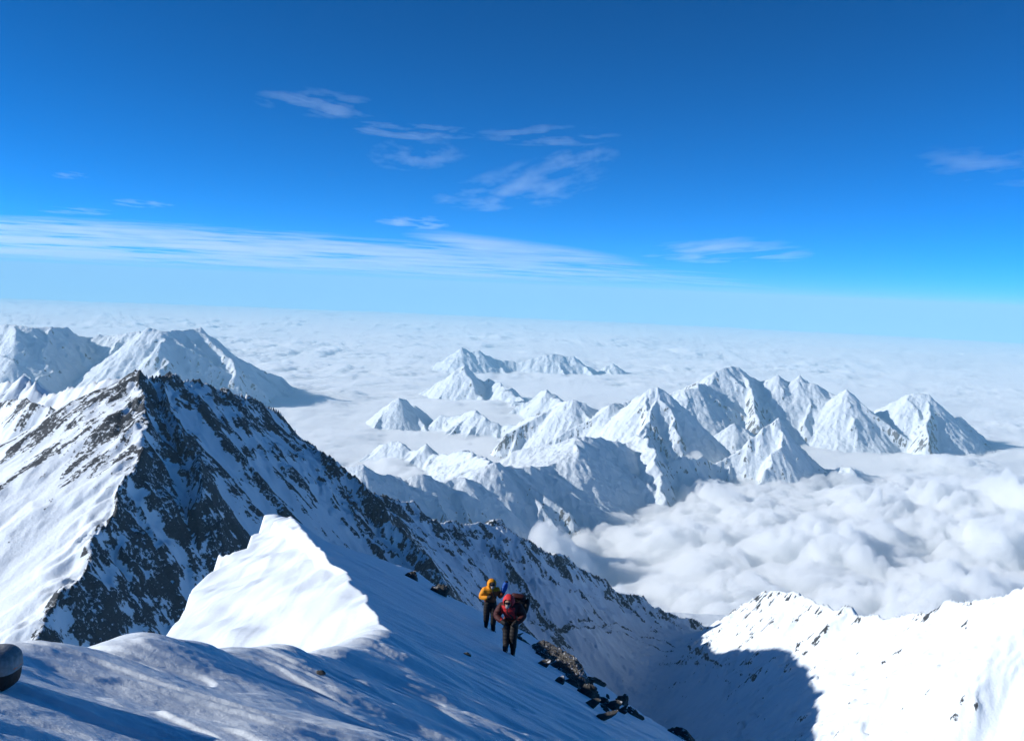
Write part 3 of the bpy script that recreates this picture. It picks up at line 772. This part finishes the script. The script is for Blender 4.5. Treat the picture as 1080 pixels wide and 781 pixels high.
def build_people():
    orange = cloth_mat('orange_down', (.72, .27, .012)); black = cloth_mat('black_down', (.012, .010, .011)); red = cloth_mat('red_down', (.62, .03, .035))
    maroon = cloth_mat('dark_maroon_down', (.05, .009, .010)); grey = cloth_mat('grey_rubber', (.25, .26, .27), rough=.5, bump=.1); blue = cloth_mat('blue_nylon', (.015, .09, .36))
    skin_m = cloth_mat('skin', (.42, .24, .16), rough=.55, bump=.05, var=.08); lens = cloth_mat('dark_lens', (.01, .012, .018), rough=.12, bump=0); rust_and_shade = cloth_mat('rust_and_shade_down', (.30, .055, .02))
    # ---- climber behind: orange hood and jacket, black trousers
    J = dict(pelvis=(0, .02, .93), waist=(0, 0, 1.1), chest=(0, -.04, 1.3), neck=(0, -.07, 1.5), head=(.01, -.12, 1.63), crown=(.01, -.11, 1.74),
             hipL=(.11, .02, .88), kneeL=(.13, -.09, .5), ankleL=(.12, .0, .13), toeL=(.15, -.2, .06), hipR=(-.11, .02, .88), kneeR=(-.12, -.02, .5), ankleR=(-.11, .1, .13), toeR=(-.13, -.1, .06),
             shoulderL=(.23, -.03, 1.41), elbowL=(.35, -.03, 1.17), wristL=(.40, -.17, 1.36), handL=(.41, -.2, 1.44),
             shoulderR=(-.23, -.04, 1.41), elbowR=(-.34, -.08, 1.15), wristR=(-.17, -.27, 1.2), handR=(-.1, -.31, 1.24))
    def zone(c):
        if c.z > 1.40 or (c.x < -.06 and c.z > 1.12) or (c.x < -.22 and c.z > 1.0): return 0
        return 2 if c.z > 1.02 or (abs(c.x) > .27 and c.z > .98) else 1  # side away from the sun in rust: shade painted into the orange jacket
    root, J = person('orange', (516, 663), .12, J, [orange, black, rust_and_shade], zone, 1.02)
    thing(root, 'climber in bright orange hood and jacket with black trousers, walking behind the red one', 'person', 'climbers on the snow ridge')
    add_gear(root, J, orange, black, black, lens, grey, skin_m, (.1, -1, -.12))
    hb = skin_mesh('harness', [(-.19, -.0, .99), (-.12, -.17, .98), (.12, -.17, .98), (.19, 0, .99), (.12, .18, 1.0), (-.12, .18, 1.0)], [(0, 1), (1, 2), (2, 3), (3, 4), (4, 5), (5, 0)], [.025] * 6, levels=1)
    link_mesh('harness', hb, black, root)
    Wm = Matrix.Translation(root.location) @ Matrix.Rotation(.12, 4, 'Z')
    p = Wm @ Vector((.43 * 1.02, -.22 * 1.02, 1.52 * 1.02))
    sack = empty('stuff_sack', p - Vector((0, 0, .2)))
    blob('bag_body', blue, sack, (0.02, 0, .25), (.10, .09, .20), rot=(0, .3, .2), square=.7, noise=.09, seed=3)
    blob('closure', black, sack, (.085, 0, .45), (.06, .05, .04), noise=.05, seed=4)
    blob('strap', black, sack, (.0, -.0, .06), (.05, .05, .09), rot=(0, .2, 0), noise=.03)
    thing(sack, 'blue stuff sack held up beside the shoulder of the orange climber', 'bag')
    pk = empty('backpack', Wm @ Vector((.03, .14, 1.0)), .12)
    blob('pack_body', black, pk, (0, .14, .26), (.19, .14, .29), square=.6, noise=.02); blob('lid', black, pk, (0, .12, .56), (.18, .15, .07), square=.6)
    thing(pk, 'dark backpack on the back of the climber in the orange hood', 'backpack')
    # ---- climber in front: red hood, dark suit with a red chest, bent forward under a big pack
    J = dict(pelvis=(.02, .10, .90), waist=(0, .03, 1.06), chest=(-.03, -.10, 1.24), neck=(-.04, -.2, 1.42), head=(-.05, -.29, 1.52), crown=(-.05, -.31, 1.63),
             hipL=(.11, .08, .84), kneeL=(.09, -.08, .48), ankleL=(.10, .06, .13), toeL=(.11, -.14, .06), hipR=(-.08, .08, .84), kneeR=(-.09, -.03, .48), ankleR=(-.09, -.12, .13), toeR=(-.1, -.32, .06),
             shoulderL=(.21, -.07, 1.34), elbowL=(.36, -.08, 1.08), wristL=(.24, -.28, .98), handL=(.17, -.34, .96),
             shoulderR=(-.26, -.12, 1.32), elbowR=(-.38, -.14, 1.06), wristR=(-.24, -.34, 1.0), handR=(-.17, -.39, .99))
    def zone2(c):
        if c.z > 1.04 and c.z < 1.36 and -.24 < c.x < .13 and c.y < -.08: return 0
        return 1 if c.z > .95 or abs(c.x) > .25 else 2
    root, J = person('red', (537, 688), -.1, J, [red, maroon, black], zone2, 1.0)
    thing(root, 'climber with red hood and red chest, stooping in front of the orange one', 'person', 'climbers on the snow ridge')
    add_gear(root, J, red, black, black, lens, grey, skin_m, (-.15, -1, -.35))
    hb = skin_mesh('harness', [(-.18, .06, .95), (-.12, -.11, .95), (.14, -.11, .95), (.21, .08, .95), (.13, .27, .98), (-.1, .27, .98)], [(0, 1), (1, 2), (2, 3), (3, 4), (4, 5), (5, 0)], [.028] * 6, levels=1)
    link_mesh('harness', hb, rust_and_shade, root)
    Wm = Matrix.Translation(root.location) @ Matrix.Rotation(-.1, 4, 'Z')
    pk = empty('backpack', Wm @ Vector((.13, .10, .92)), -.1)
    blob('pack_body', black, pk, (0.02, .2, .32), (.25, .16, .30), rot=(-.35, .12, 0), square=.6, noise=.02, seed=6); blob('lid', maroon, pk, (.05, .09, .62), (.21, .14, .08), rot=(-.35, .12, 0), square=.6)
    bt = blob('bottle_pocket', black, pk, (.27, .14, .34), (.075, .075, .22), rot=(-.3, .15, 0), square=.8)
    for sx in (-.14, .12):
        st = skin_mesh('strap', [(sx, .1, .55), (sx - .05, -.12, .50), (sx - .06, -.26, .36), (sx - .05, -.16, .14)], [(0, 1), (1, 2), (2, 3)], [.022] * 4, levels=1)
        link_mesh('strap', st, black, pk)
    thing(pk, 'big dark backpack on the back of the stooping climber with the red hood', 'backpack')

def rock_mesh(name, size, seed, sub=5, crag=.5):
    bm = bmesh.new(); bmesh.ops.create_icosphere(bm, subdivisions=sub, radius=1)
    r = random.Random(seed)
    cuts = []
    for _ in range(13):
        n = Vector((r.gauss(0, 1), r.gauss(0, 1), r.gauss(0, .9))).normalized(); cuts.append((n, r.uniform(.45, .82)))
    co = np.array([v.co[:] for v in bm.verts], f32)
    nz = fbm(co[:, 0] * 1.7 + seed, co[:, 1] * 1.7 + co[:, 2] * 2.3, 4) * .22 + fbm(co[:, 0] * 5 + seed, co[:, 2] * 9 + co[:, 1], 3) * .10
    for i, v in enumerate(bm.verts):
        c = v.co * (1 + float(nz[i]))
        for n, d in cuts:
            q = c.dot(n) - d
            if q > 0: c = c - n * q * .93
        v.co = Vector((c.x * size[0], c.y * size[1], c.z * size[2]))
    # ledges and cracks
    bm.normal_update()
    co = np.array([v.co[:] for v in bm.verts], f32); s0 = size[2]
    q = (co[:, 2] + .25 * co[:, 0]) / (s0 * .34) + 1.2 * fbm(co[:, 0] / s0 * .5 + seed, co[:, 1] / s0 * .8, 3)
    led = np.abs(q - np.floor(q) - .5) * 2
    crk = ridged(co[:, 0] / s0 * .9 + seed, co[:, 2] / s0 * 1.2 + co[:, 1] / s0, 4) - .4
    for i, v in enumerate(bm.verts):
        v.co += v.normal * s0 * crag * (float(led[i]) * .16 + float(crk[i]) * .42)
    me = bpy.data.meshes.new(name); bm.to_mesh(me); bm.free()
    return me

def rock_mat():
    m, nt, out = new_mat('dark_layered_rock'); L = nt.links.new
    tc = N(nt, 'ShaderNodeTexCoord'); geo = N(nt, 'ShaderNodeNewGeometry')
    n = N(nt, 'ShaderNodeTexNoise', i_Scale=2.6, i_Detail=8.0, i_Roughness=.7); L(tc.outputs['Object'], n.inputs['Vector'])
    n2 = N(nt, 'ShaderNodeTexNoise', i_Scale=3.4, i_Detail=5.0, i_Roughness=.65); L(geo.outputs['Position'], n2.inputs['Vector'])
    rc = N(nt, 'ShaderNodeValToRGB'); L(n.outputs['Fac'], rc.inputs['Fac'])
    rc.color_ramp.elements[0].position = .35; rc.color_ramp.elements[0].color = (.022, .021, .02, 1)
    rc.color_ramp.elements[1].position = .7; rc.color_ramp.elements[1].color = (.11, .10, .085, 1)
    # snow lodged on the flatter tops
    sep = N(nt, 'ShaderNodeSeparateXYZ'); L(geo.outputs['Normal'], sep.inputs[0])
    k = math_n(nt, 'ADD', sep.outputs['Z'], math_n(nt, 'MULTIPLY', math_n(nt, 'SUBTRACT', n2.outputs['Fac'], .5), 1.3))
    mr = N(nt, 'ShaderNodeMapRange', interpolation_type='SMOOTHSTEP'); L(k, mr.inputs['Value']); mr.inputs['From Min'].default_value = .98; mr.inputs['From Max'].default_value = 1.1
    mx = N(nt, 'ShaderNodeMix', data_type='RGBA'); L(mr.outputs[0], mx.inputs['Factor']); L(rc.outputs[0], mx.inputs['A']); mx.inputs['B'].default_value = (.84, .86, .9, 1)
    b = N(nt, 'ShaderNodeBsdfPrincipled'); L(mx.outputs['Result'], b.inputs['Base Color']); b.inputs['Roughness'].default_value = .85
    bp = N(nt, 'ShaderNodeBump', i_Strength=.8, i_Distance=.12); L(n.outputs['Fac'], bp.inputs['Height']); L(bp.outputs[0], b.inputs['Normal'])
    L(b.outputs[0], out.inputs['Surface'])
    return m

ROCKS = [  # px, py of the middle, width and height in pixels, tilt, label
    (597, 693, 15, 11, .4, 'small pointed rock standing up on the outer edge of the rock band'),
    (604, 719, 22, 11, .62, 'thin dark slab on the snow just below the main rock band'),
    (620, 728, 24, 18, .7, 'blunt dark rock ending the main band, above the separate boulders'),
    (628, 716, 27, 11, .55, 'thin dark ledge of rock on the outer edge below the small pointed rock'),
    (636, 738, 14, 13, .3, 'small separate boulder inside the ridge edge below the rock band'),
    (655, 736, 15, 18, .7, 'upright dark boulder on the ridge edge below the rock band'),
    (668, 750, 19, 12, .5, 'low dark boulder on the edge, third below the rock band'),
    (718, 772, 36, 16, .6, 'long dark rock at the lower end of the ridge edge by the picture bottom'),
    (434, 606, 18, 12, .3, 'upper of two snow-topped rocks on the skyline left of the climbers'),
    (463, 621, 19, 15, .2, 'lower of two snow-topped rocks on the skyline left of the climbers'),
    (569, 688, 12, 8, .5, 'small stone bedded in snow at the inner side of the rock band top'),
    (492, 689, 8, 4, .3, 'small dark stone lying alone on the snow left of the red climber'),
    (338, 709, 9, 4, .2, 'small dark stone alone on the near snow below the sunlit face'),
]
def build_rocks():
    mat = rock_mat()
    # the long layered outcrop below the climbers: one craggy body lying along the ridge edge
    def edge(px, py):
        q = on_plane(px, py); return Vector((q[0], q[1], surf(*q)))
    a = Vector(find(554, 674)); b = Vector(find(616, 727)); mid = (a + b) / 2; dr = (b - a); Ln = dr.length
    print('outcrop', a, b, Ln)
    me = rock_mesh('rock_outcrop', (Ln * .53, .72, .30), 55, sub=6, crag=1.0)
    o = link_mesh('rock_outcrop', me, mat, smooth_=False)
    xa = dr.normalized(); ya = Vector((0, 0, 1)).cross(xa).normalized(); za = xa.cross(ya)
    o.matrix_world = Matrix.Translation(mid + Vector((.15, .1, -.08))) @ Matrix((xa, ya, za)).transposed().to_4x4()
    thing(o, 'long dark layered rock outcrop along the ridge edge right of the red climber', 'rock outcrop', 'rocks along the ridge')
    build_rubble(mat)
    for i, (px, py, w, h, tilt, label) in enumerate(ROCKS):
        x, y, z = find(px, py + h * .3)
        k = y / F
        sx, sz = w * k * .62, h * k * .72
        me = rock_mesh('rock', (sx, max(sx * .7, sz * .8), sz), 100 + i)
        o = link_mesh('rock', me, mat, smooth_=False)
        o.location = (x, y, z - sz * .05); o.rotation_euler = (0, tilt * .7, random.uniform(-.3, .3))
        thing(o, label, 'rock', 'rocks along the ridge')

def build_rubble(mat):
    r_ = random.Random(5); meshes = [rock_mesh('rock', (1, .8, .5), 300 + i, sub=3) for i in range(5)]
    for m_ in meshes: m_.materials.append(mat)
    for k in range(34):
        t = r_.random() ** .8
        px = 548 + t * 100 + r_.gauss(0, 7); py = 668 + t * 82 + r_.gauss(0, 3) + 3
        x, y, z = find(px, py)
        if y > 60: continue
        o = bpy.data.objects.new('rock', meshes[k % 5]); COL.objects.link(o)
        q = r_.uniform(.10, .30); o.scale = (q * r_.uniform(1, 1.9), q, q * r_.uniform(.5, .9)); o.location = (x, y, z); o.rotation_euler = (r_.uniform(-.2, .2), .5, r_.uniform(0, 6))
        thing(o, 'small dark stone, one of the loose rubble strewn along the edge beside the outcrop', 'rock', 'loose rubble along the ridge edge')

def build_bag():
    grey = cloth_mat('grey_canvas', (.22, .23, .24), scale=40); black = cloth_mat('black_canvas', (.012, .012, .014), scale=40); orange = cloth_mat('orange_trim', (.75, .14, .03)); pale = cloth_mat('pale_patch', (.42, .44, .47))
    x, y, z = find(4, 727, 2.5, 12)
    k = y / F
    x = ray(-14, 703)[0] * y
    o = empty('gear_bag', (x, y + .03, z - .01), 0)
    r = 30 * k; hh = 23 * k
    blob('bag_body', black, o, (0, 0, hh), (r, r * .8, hh * .98), square=.58, noise=.02)
    lid = blob('lid', grey, o, (0, 0, hh * 1.0), (r * 1.03, r * .84, hh * 1.03), square=.58, noise=.02, cutoff=lambda c: c.z < hh * 1.15)
    n = 28; q = lambda t: math.copysign(abs(t) ** .72, t)
    ring = [(q(math.cos(2 * math.pi * i / n)) * r, q(math.sin(2 * math.pi * i / n)) * r * .81, hh * 1.14) for i in range(n)]
    link_mesh('piping', skin_mesh('piping', ring, [(i, (i + 1) % n) for i in range(n)], [r * .045] * n, levels=1), orange, lid)
    blob('pocket', pale, o, (r * .55, -r * .62, hh * .55), (r * .28, r * .1, hh * .32), rot=(0, 0, .5), square=.7)
    thing(o, 'grey and black rounded bag with orange trim, cut off by the left edge', 'bag')

# ------------------------------------------------------------------ high thin cloud: bodies of even vapour whose thickness varies
def thin_cloud(name, X, Y, zc, T, mat, label):
    n, m = X.shape
    keep = T > 0
    pad = keep.copy(); pad[1:] |= keep[:-1]; pad[:-1] |= keep[1:]; pad[:, 1:] |= keep[:, :-1].copy(); pad[:, :-1] |= keep[:, 1:].copy()
    T = np.where(keep, T, 0)
    ZT = zc + T * .5; ZB = zc - T * .5
    idx = np.arange(n * m).reshape(n, m)
    q = np.stack([idx[:-1, :-1], idx[:-1, 1:], idx[1:, 1:], idx[1:, :-1]], -1).reshape(-1, 4)
    Tq = T.ravel()[q]; q = q[(Tq > 0).any(1)]
    used = np.unique(q); remap = np.full(n * m, -1); remap[used] = np.arange(len(used))
    co = np.stack([X.ravel()[used], Y.ravel()[used], ZT.ravel()[used]], -1); co2 = np.stack([X.ravel()[used], Y.ravel()[used], ZB.ravel()[used]], -1)
    nv = len(used)
    q = remap[q]
    # rim vertices (no thickness) are shared so that the body is closed
    rim = T.ravel()[used] <= 0
    q2 = q[:, ::-1]; low = np.where(rim, np.arange(nv), np.arange(nv) + nv); q2 = low[q2]
    allq = np.concatenate([q, q2]); allco = np.concatenate([co, co2])
    me = bpy.data.meshes.new(name)
    me.vertices.add(len(allco)); me.vertices.foreach_set('co', allco.astype(f32).ravel())
    me.loops.add(len(allq) * 4); me.loops.foreach_set('vertex_index', allq.astype(np.int32).ravel())
    me.polygons.add(len(allq)); me.polygons.foreach_set('loop_start', np.arange(0, len(allq) * 4, 4, dtype=np.int32))
    me.update(calc_edges=True); me.validate()
    o = link_mesh(name, me, mat)
    thing(o, label, 'cloud', 'wisps of high cirrus')
    return o

def build_cirrus():
    m, nt, out = new_mat('cirrus_vapour')
    v = N(nt, 'ShaderNodeVolumePrincipled'); v.inputs['Color'].default_value = (.88, .97, 1, 1); v.inputs['Density'].default_value = CIRRUS
    v.inputs['Anisotropy'].default_value = .2
    nt.links.new(v.outputs[0], out.inputs['Volume'])
    ALT = 3000.0
    def drop(X, Y): return (X * X + Y * Y) / (2 * R_EARTH)
    def where(px, py):
        u, vv = ray(px, py); d = ALT / max(vv, .02)
        for _ in range(8): d = (ALT - (d * d * (1 + u * u)) / (2 * R_EARTH)) / max(vv, .004)
        return u * d, d
    W = [  # px, py, w, h, strength, shear, label
        (337, 108, 100, 26, 1.0, -.1, 'small bright wisp of cirrus, highest and farthest left in the blue sky'),
        (434, 137, 104, 15, 1.3, -.05, 'narrow white streak of cirrus above a faint veil, right of the highest wisp'),
        (442, 158, 80, 34, .55, .1, 'faint veil of cirrus hanging just under the narrow white streak'),
        (577, 142, 110, 20, .9, .1, 'thin arched streak of cirrus level with the narrow white streak, further right'),
        (612, 166, 60, 24, .5, .2, 'faint patch of cirrus under the right end of the thin arched streak'),
        (550, 192, 140, 44, .75, .3, 'broad ragged cirrus veil slanting down to the right below the arched streak'),
        (765, 262, 135, 24, .8, .12, 'lone thin cirrus streak low in the sky above the right range'),
        (1052, 173, 130, 34, .6, -.1, 'pale cirrus patch at the right edge of the sky'),
        (150, 214, 50, 8, .7, 0, 'tiny cirrus streak above the left end of the long cloud band'),
        (80, 222, 60, 8, .5, 0, 'faint tiny streak just left of the tiny cirrus streak over the cloud band'),
        (75, 185, 30, 7, .5, 0, 'smallest faint cirrus fleck high over the left end of the band'),
        (440, 234, 66, 12, .9, .05, 'short pale cirrus streak touching the top of the long cloud band'),
    ]
    for i, (px, py, w, h, st, sh, label) in enumerate(W):
        x0, yn = where(px, py + h * .75); _, yf = where(px, py - h * .75)
        xa, ya = where(px, py)
        hw = w * .72 / F * ya
        # near edge is seen lower in the sky only when farther off: rows follow distance
        lo, hi = min(yn, yf), max(yn, yf)
        Yv = np.linspace(lo, hi, 150); Xv = np.linspace(-1, 1, 220)
        Xn, Y = np.meshgrid(Xv, Yv); u0 = ray(px, py)[0]
        yy = (Y - (lo + hi) / 2) / ((hi - lo) / 2)
        X = u0 * Y + Xn * hw * (Y / ya) 
        q = yy + sh * Xn * 2
        fall = np.clip(1 - Xn ** 2 - q ** 2 * 1.3, 0, 1)
        L_ = hw * .5
        nz = fbm(X / L_ * .7 + i * 9 + 4.4, Y / (hi - lo) * 3.2 + i * 5 + 2.7 + Xn * sh * 4, 4, .5) + .3 * fbm(X / L_ * 2.2, Y / (hi - lo) * 7 + i, 4, .55)
        T = 150 * st * np.clip(fall ** .7 * (.20 + nz * 1.35) - .06 * (1 - fall), 0, None)
        thin_cloud('cirrus_cloud', X, Y, ALT - drop(X, Y), T, m, label)
    # the long band low over the horizon, thickest at the left
    th = np.radians(np.linspace(-34, 24, 420)); rr = np.exp(np.linspace(math.log(92000), math.log(246000), 480))
    TH, RR = np.meshgrid(th, rr); X = RR * np.sin(TH); Y = RR * np.cos(TH)
    zc = 6000.0 - drop(X, Y)
    c, s_ = math.cos(ROLL), math.sin(ROLL)
    el = zc / Y; uu = X / Y
    top = .050 - .012 * smooth(-.5, .15, uu) - .02 * smooth(.0, .35, uu)
    nz = fbm(uu * 5 + 2, el * 160, 5, .6); nz2 = fbm(uu * 13 - el * 90, el * 420 + uu * 9, 4, .6)
    dens = smooth(top + .006, top - .014, el + .007 * nz) * smooth(.42, -.25, uu + .12 * nz) * 1.0
    T = 300 * np.clip(dens * (.50 + .95 * nz + .75 * nz2) - .05, 0, None) * smooth(246000, 205000, RR)
    thin_cloud('cirrus_cloud', X, Y, zc, T, m, 'long pale cloud band low over the horizon, broadest at the left')
    # streak along the top of the band
    th = np.radians(np.linspace(-8, 10, 260)); rr = np.exp(np.linspace(math.log(45000), math.log(90000), 200))
    TH, RR = np.meshgrid(th, rr); X = RR * np.sin(TH); Y = RR * np.cos(TH); zc = ALT + 150 - drop(X, Y); el = zc / Y; uu = X / Y
    line = .049 - .085 * (uu + .1)
    nz = fbm(uu * 12 + 7, np.log(RR) * 12, 5, .6)
    T = 150 * np.clip(np.exp(-((el - line + .004 * nz) / .006) ** 2) * smooth(-.13, -.05, uu) * smooth(.16, .02, uu) * (.7 + nz) - .08, 0, None)
    thin_cloud('cirrus_cloud', X, Y, zc, T, m, 'bright slanting cirrus streak along the upper edge of the long cloud band')
CIRRUS = .00036
#@@SKY
def build_sky():
    w = bpy.data.worlds.new('World'); scene.world = w; w.use_nodes = True
    nt = w.node_tree; nt.nodes.clear()
    out = nt.nodes.new('ShaderNodeOutputWorld'); bg = nt.nodes.new('ShaderNodeBackground')
    sk = nt.nodes.new('ShaderNodeTexSky'); sk.sky_type = 'NISHITA'; sk.sun_disc = False
    sk.sun_elevation = SUN_EL
    sk.sun_rotation = math.atan2(SUN.x, SUN.y) % (2 * math.pi)
    sk.altitude = SKY['alt']; sk.air_density = SKY['air']; sk.dust_density = SKY['dust']; sk.ozone_density = SKY['ozone']
    # from this height the horizon lies 1.7 degrees below eye level: lower the sky with it
    tc = nt.nodes.new('ShaderNodeTexCoord'); va = nt.nodes.new('ShaderNodeVectorMath'); va.operation = 'ADD'; va.inputs[1].default_value = (0, 0, .030)
    vn = nt.nodes.new('ShaderNodeVectorMath'); vn.operation = 'NORMALIZE'
    nt.links.new(tc.outputs['Generated'], va.inputs[0]); nt.links.new(va.outputs[0], vn.inputs[0]); nt.links.new(vn.outputs[0], sk.inputs['Vector'])
    hs = nt.nodes.new('ShaderNodeHueSaturation'); hs.inputs['Saturation'].default_value = SKY['sat']; hs.inputs['Value'].default_value = 1
    hs.inputs['Hue'].default_value = SKY['hue']
    vm = nt.nodes.new('ShaderNodeVectorMath'); vm.operation = 'SCALE'; vm.inputs['Scale'].default_value = SKY['k']
    gm = nt.nodes.new('ShaderNodeGamma'); gm.inputs['Gamma'].default_value = SKY['gamma']
    nt.links.new(sk.outputs[0], vm.inputs[0]); nt.links.new(vm.outputs[0], gm.inputs['Color']); nt.links.new(gm.outputs[0], hs.inputs['Color']); nt.links.new(hs.outputs[0], bg.inputs['Color'])
    bg.inputs['Strength'].default_value = SKY['str']
    nt.links.new(bg.outputs[0], out.inputs['Surface'])
    ld = bpy.data.lights.new('sun', 'SUN'); ld.energy = SKY['sun']; ld.angle = math.radians(.53); ld.color = (1, .98, .945)
    lo = bpy.data.objects.new('sun', ld); COL.objects.link(lo)
    lo.rotation_euler = SUN.to_track_quat('Z', 'Y').to_euler(); lo.location = (-300, -100, 200)
SKY = dict(alt=8850, air=1.0, dust=.1, ozone=3.0, sat=1.32, hue=.494, str=.15, sun=4.1, k=.67, gamma=1.4)

def build_haze():
    me = bpy.data.meshes.new('haze'); bm = bmesh.new()
    bmesh.ops.create_cube(bm, size=1.0); bm.to_mesh(me); bm.free()
    o = bpy.data.objects.new('haze', me); COL.objects.link(o); o['kind'] = 'stuff'
    top = 900.0; bot = -9000.0
    o.scale = (480000, 480000, top - bot); o.location = (0, 0, (top + bot) / 2)
    m, nt, out = new_mat('haze_air')
    v = N(nt, 'ShaderNodeVolumePrincipled'); v.inputs['Color'].default_value = (.45, .81, .98, 1); v.inputs['Density'].default_value = HAZE
    v.inputs['Anisotropy'].default_value = -.1
    nt.links.new(v.outputs[0], out.inputs['Volume']); me.materials.append(m)
HAZE = 1.15e-5
#@@MAIN
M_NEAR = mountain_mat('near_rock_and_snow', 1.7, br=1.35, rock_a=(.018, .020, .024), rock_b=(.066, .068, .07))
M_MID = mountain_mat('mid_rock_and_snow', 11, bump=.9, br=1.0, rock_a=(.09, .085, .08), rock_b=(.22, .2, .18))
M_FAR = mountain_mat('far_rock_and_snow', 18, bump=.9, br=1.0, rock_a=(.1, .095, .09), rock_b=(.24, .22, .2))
M_SNOW = snow_mat()
build_foreground(); print('fg', time.time() - T0)
build_mountains(); print('mountains', time.time() - T0)
build_clouds(); print('clouds', time.time() - T0)
build_cirrus(); build_rocks(); build_people(); build_bag()
print('things', time.time() - T0)
build_sky()
if HAZE: build_haze()

cam = bpy.data.cameras.new('camera'); co = bpy.data.objects.new('camera', cam); COL.objects.link(co)
cam.sensor_fit = 'HORIZONTAL'; cam.sensor_width = 36; cam.lens = 36 * F / 1080
cam.clip_start = .1; cam.clip_end = 1e6
Rm = Matrix.Rotation(math.pi / 2 - PITCH, 4, 'X') @ Matrix.Rotation(ROLL, 4, 'Z')
co.matrix_world = Rm
scene.camera = co
scene.view_settings.view_transform = 'Standard'; scene.view_settings.look = 'None'
scene.view_settings.exposure = .45; scene.view_settings.gamma = 1
cy = scene.cycles
cy.use_denoising = True; cy.volume_bounces = 30; cy.max_bounces = 32; cy.diffuse_bounces = 4; cy.transparent_max_bounces = 16
print('script', time.time() - T0)
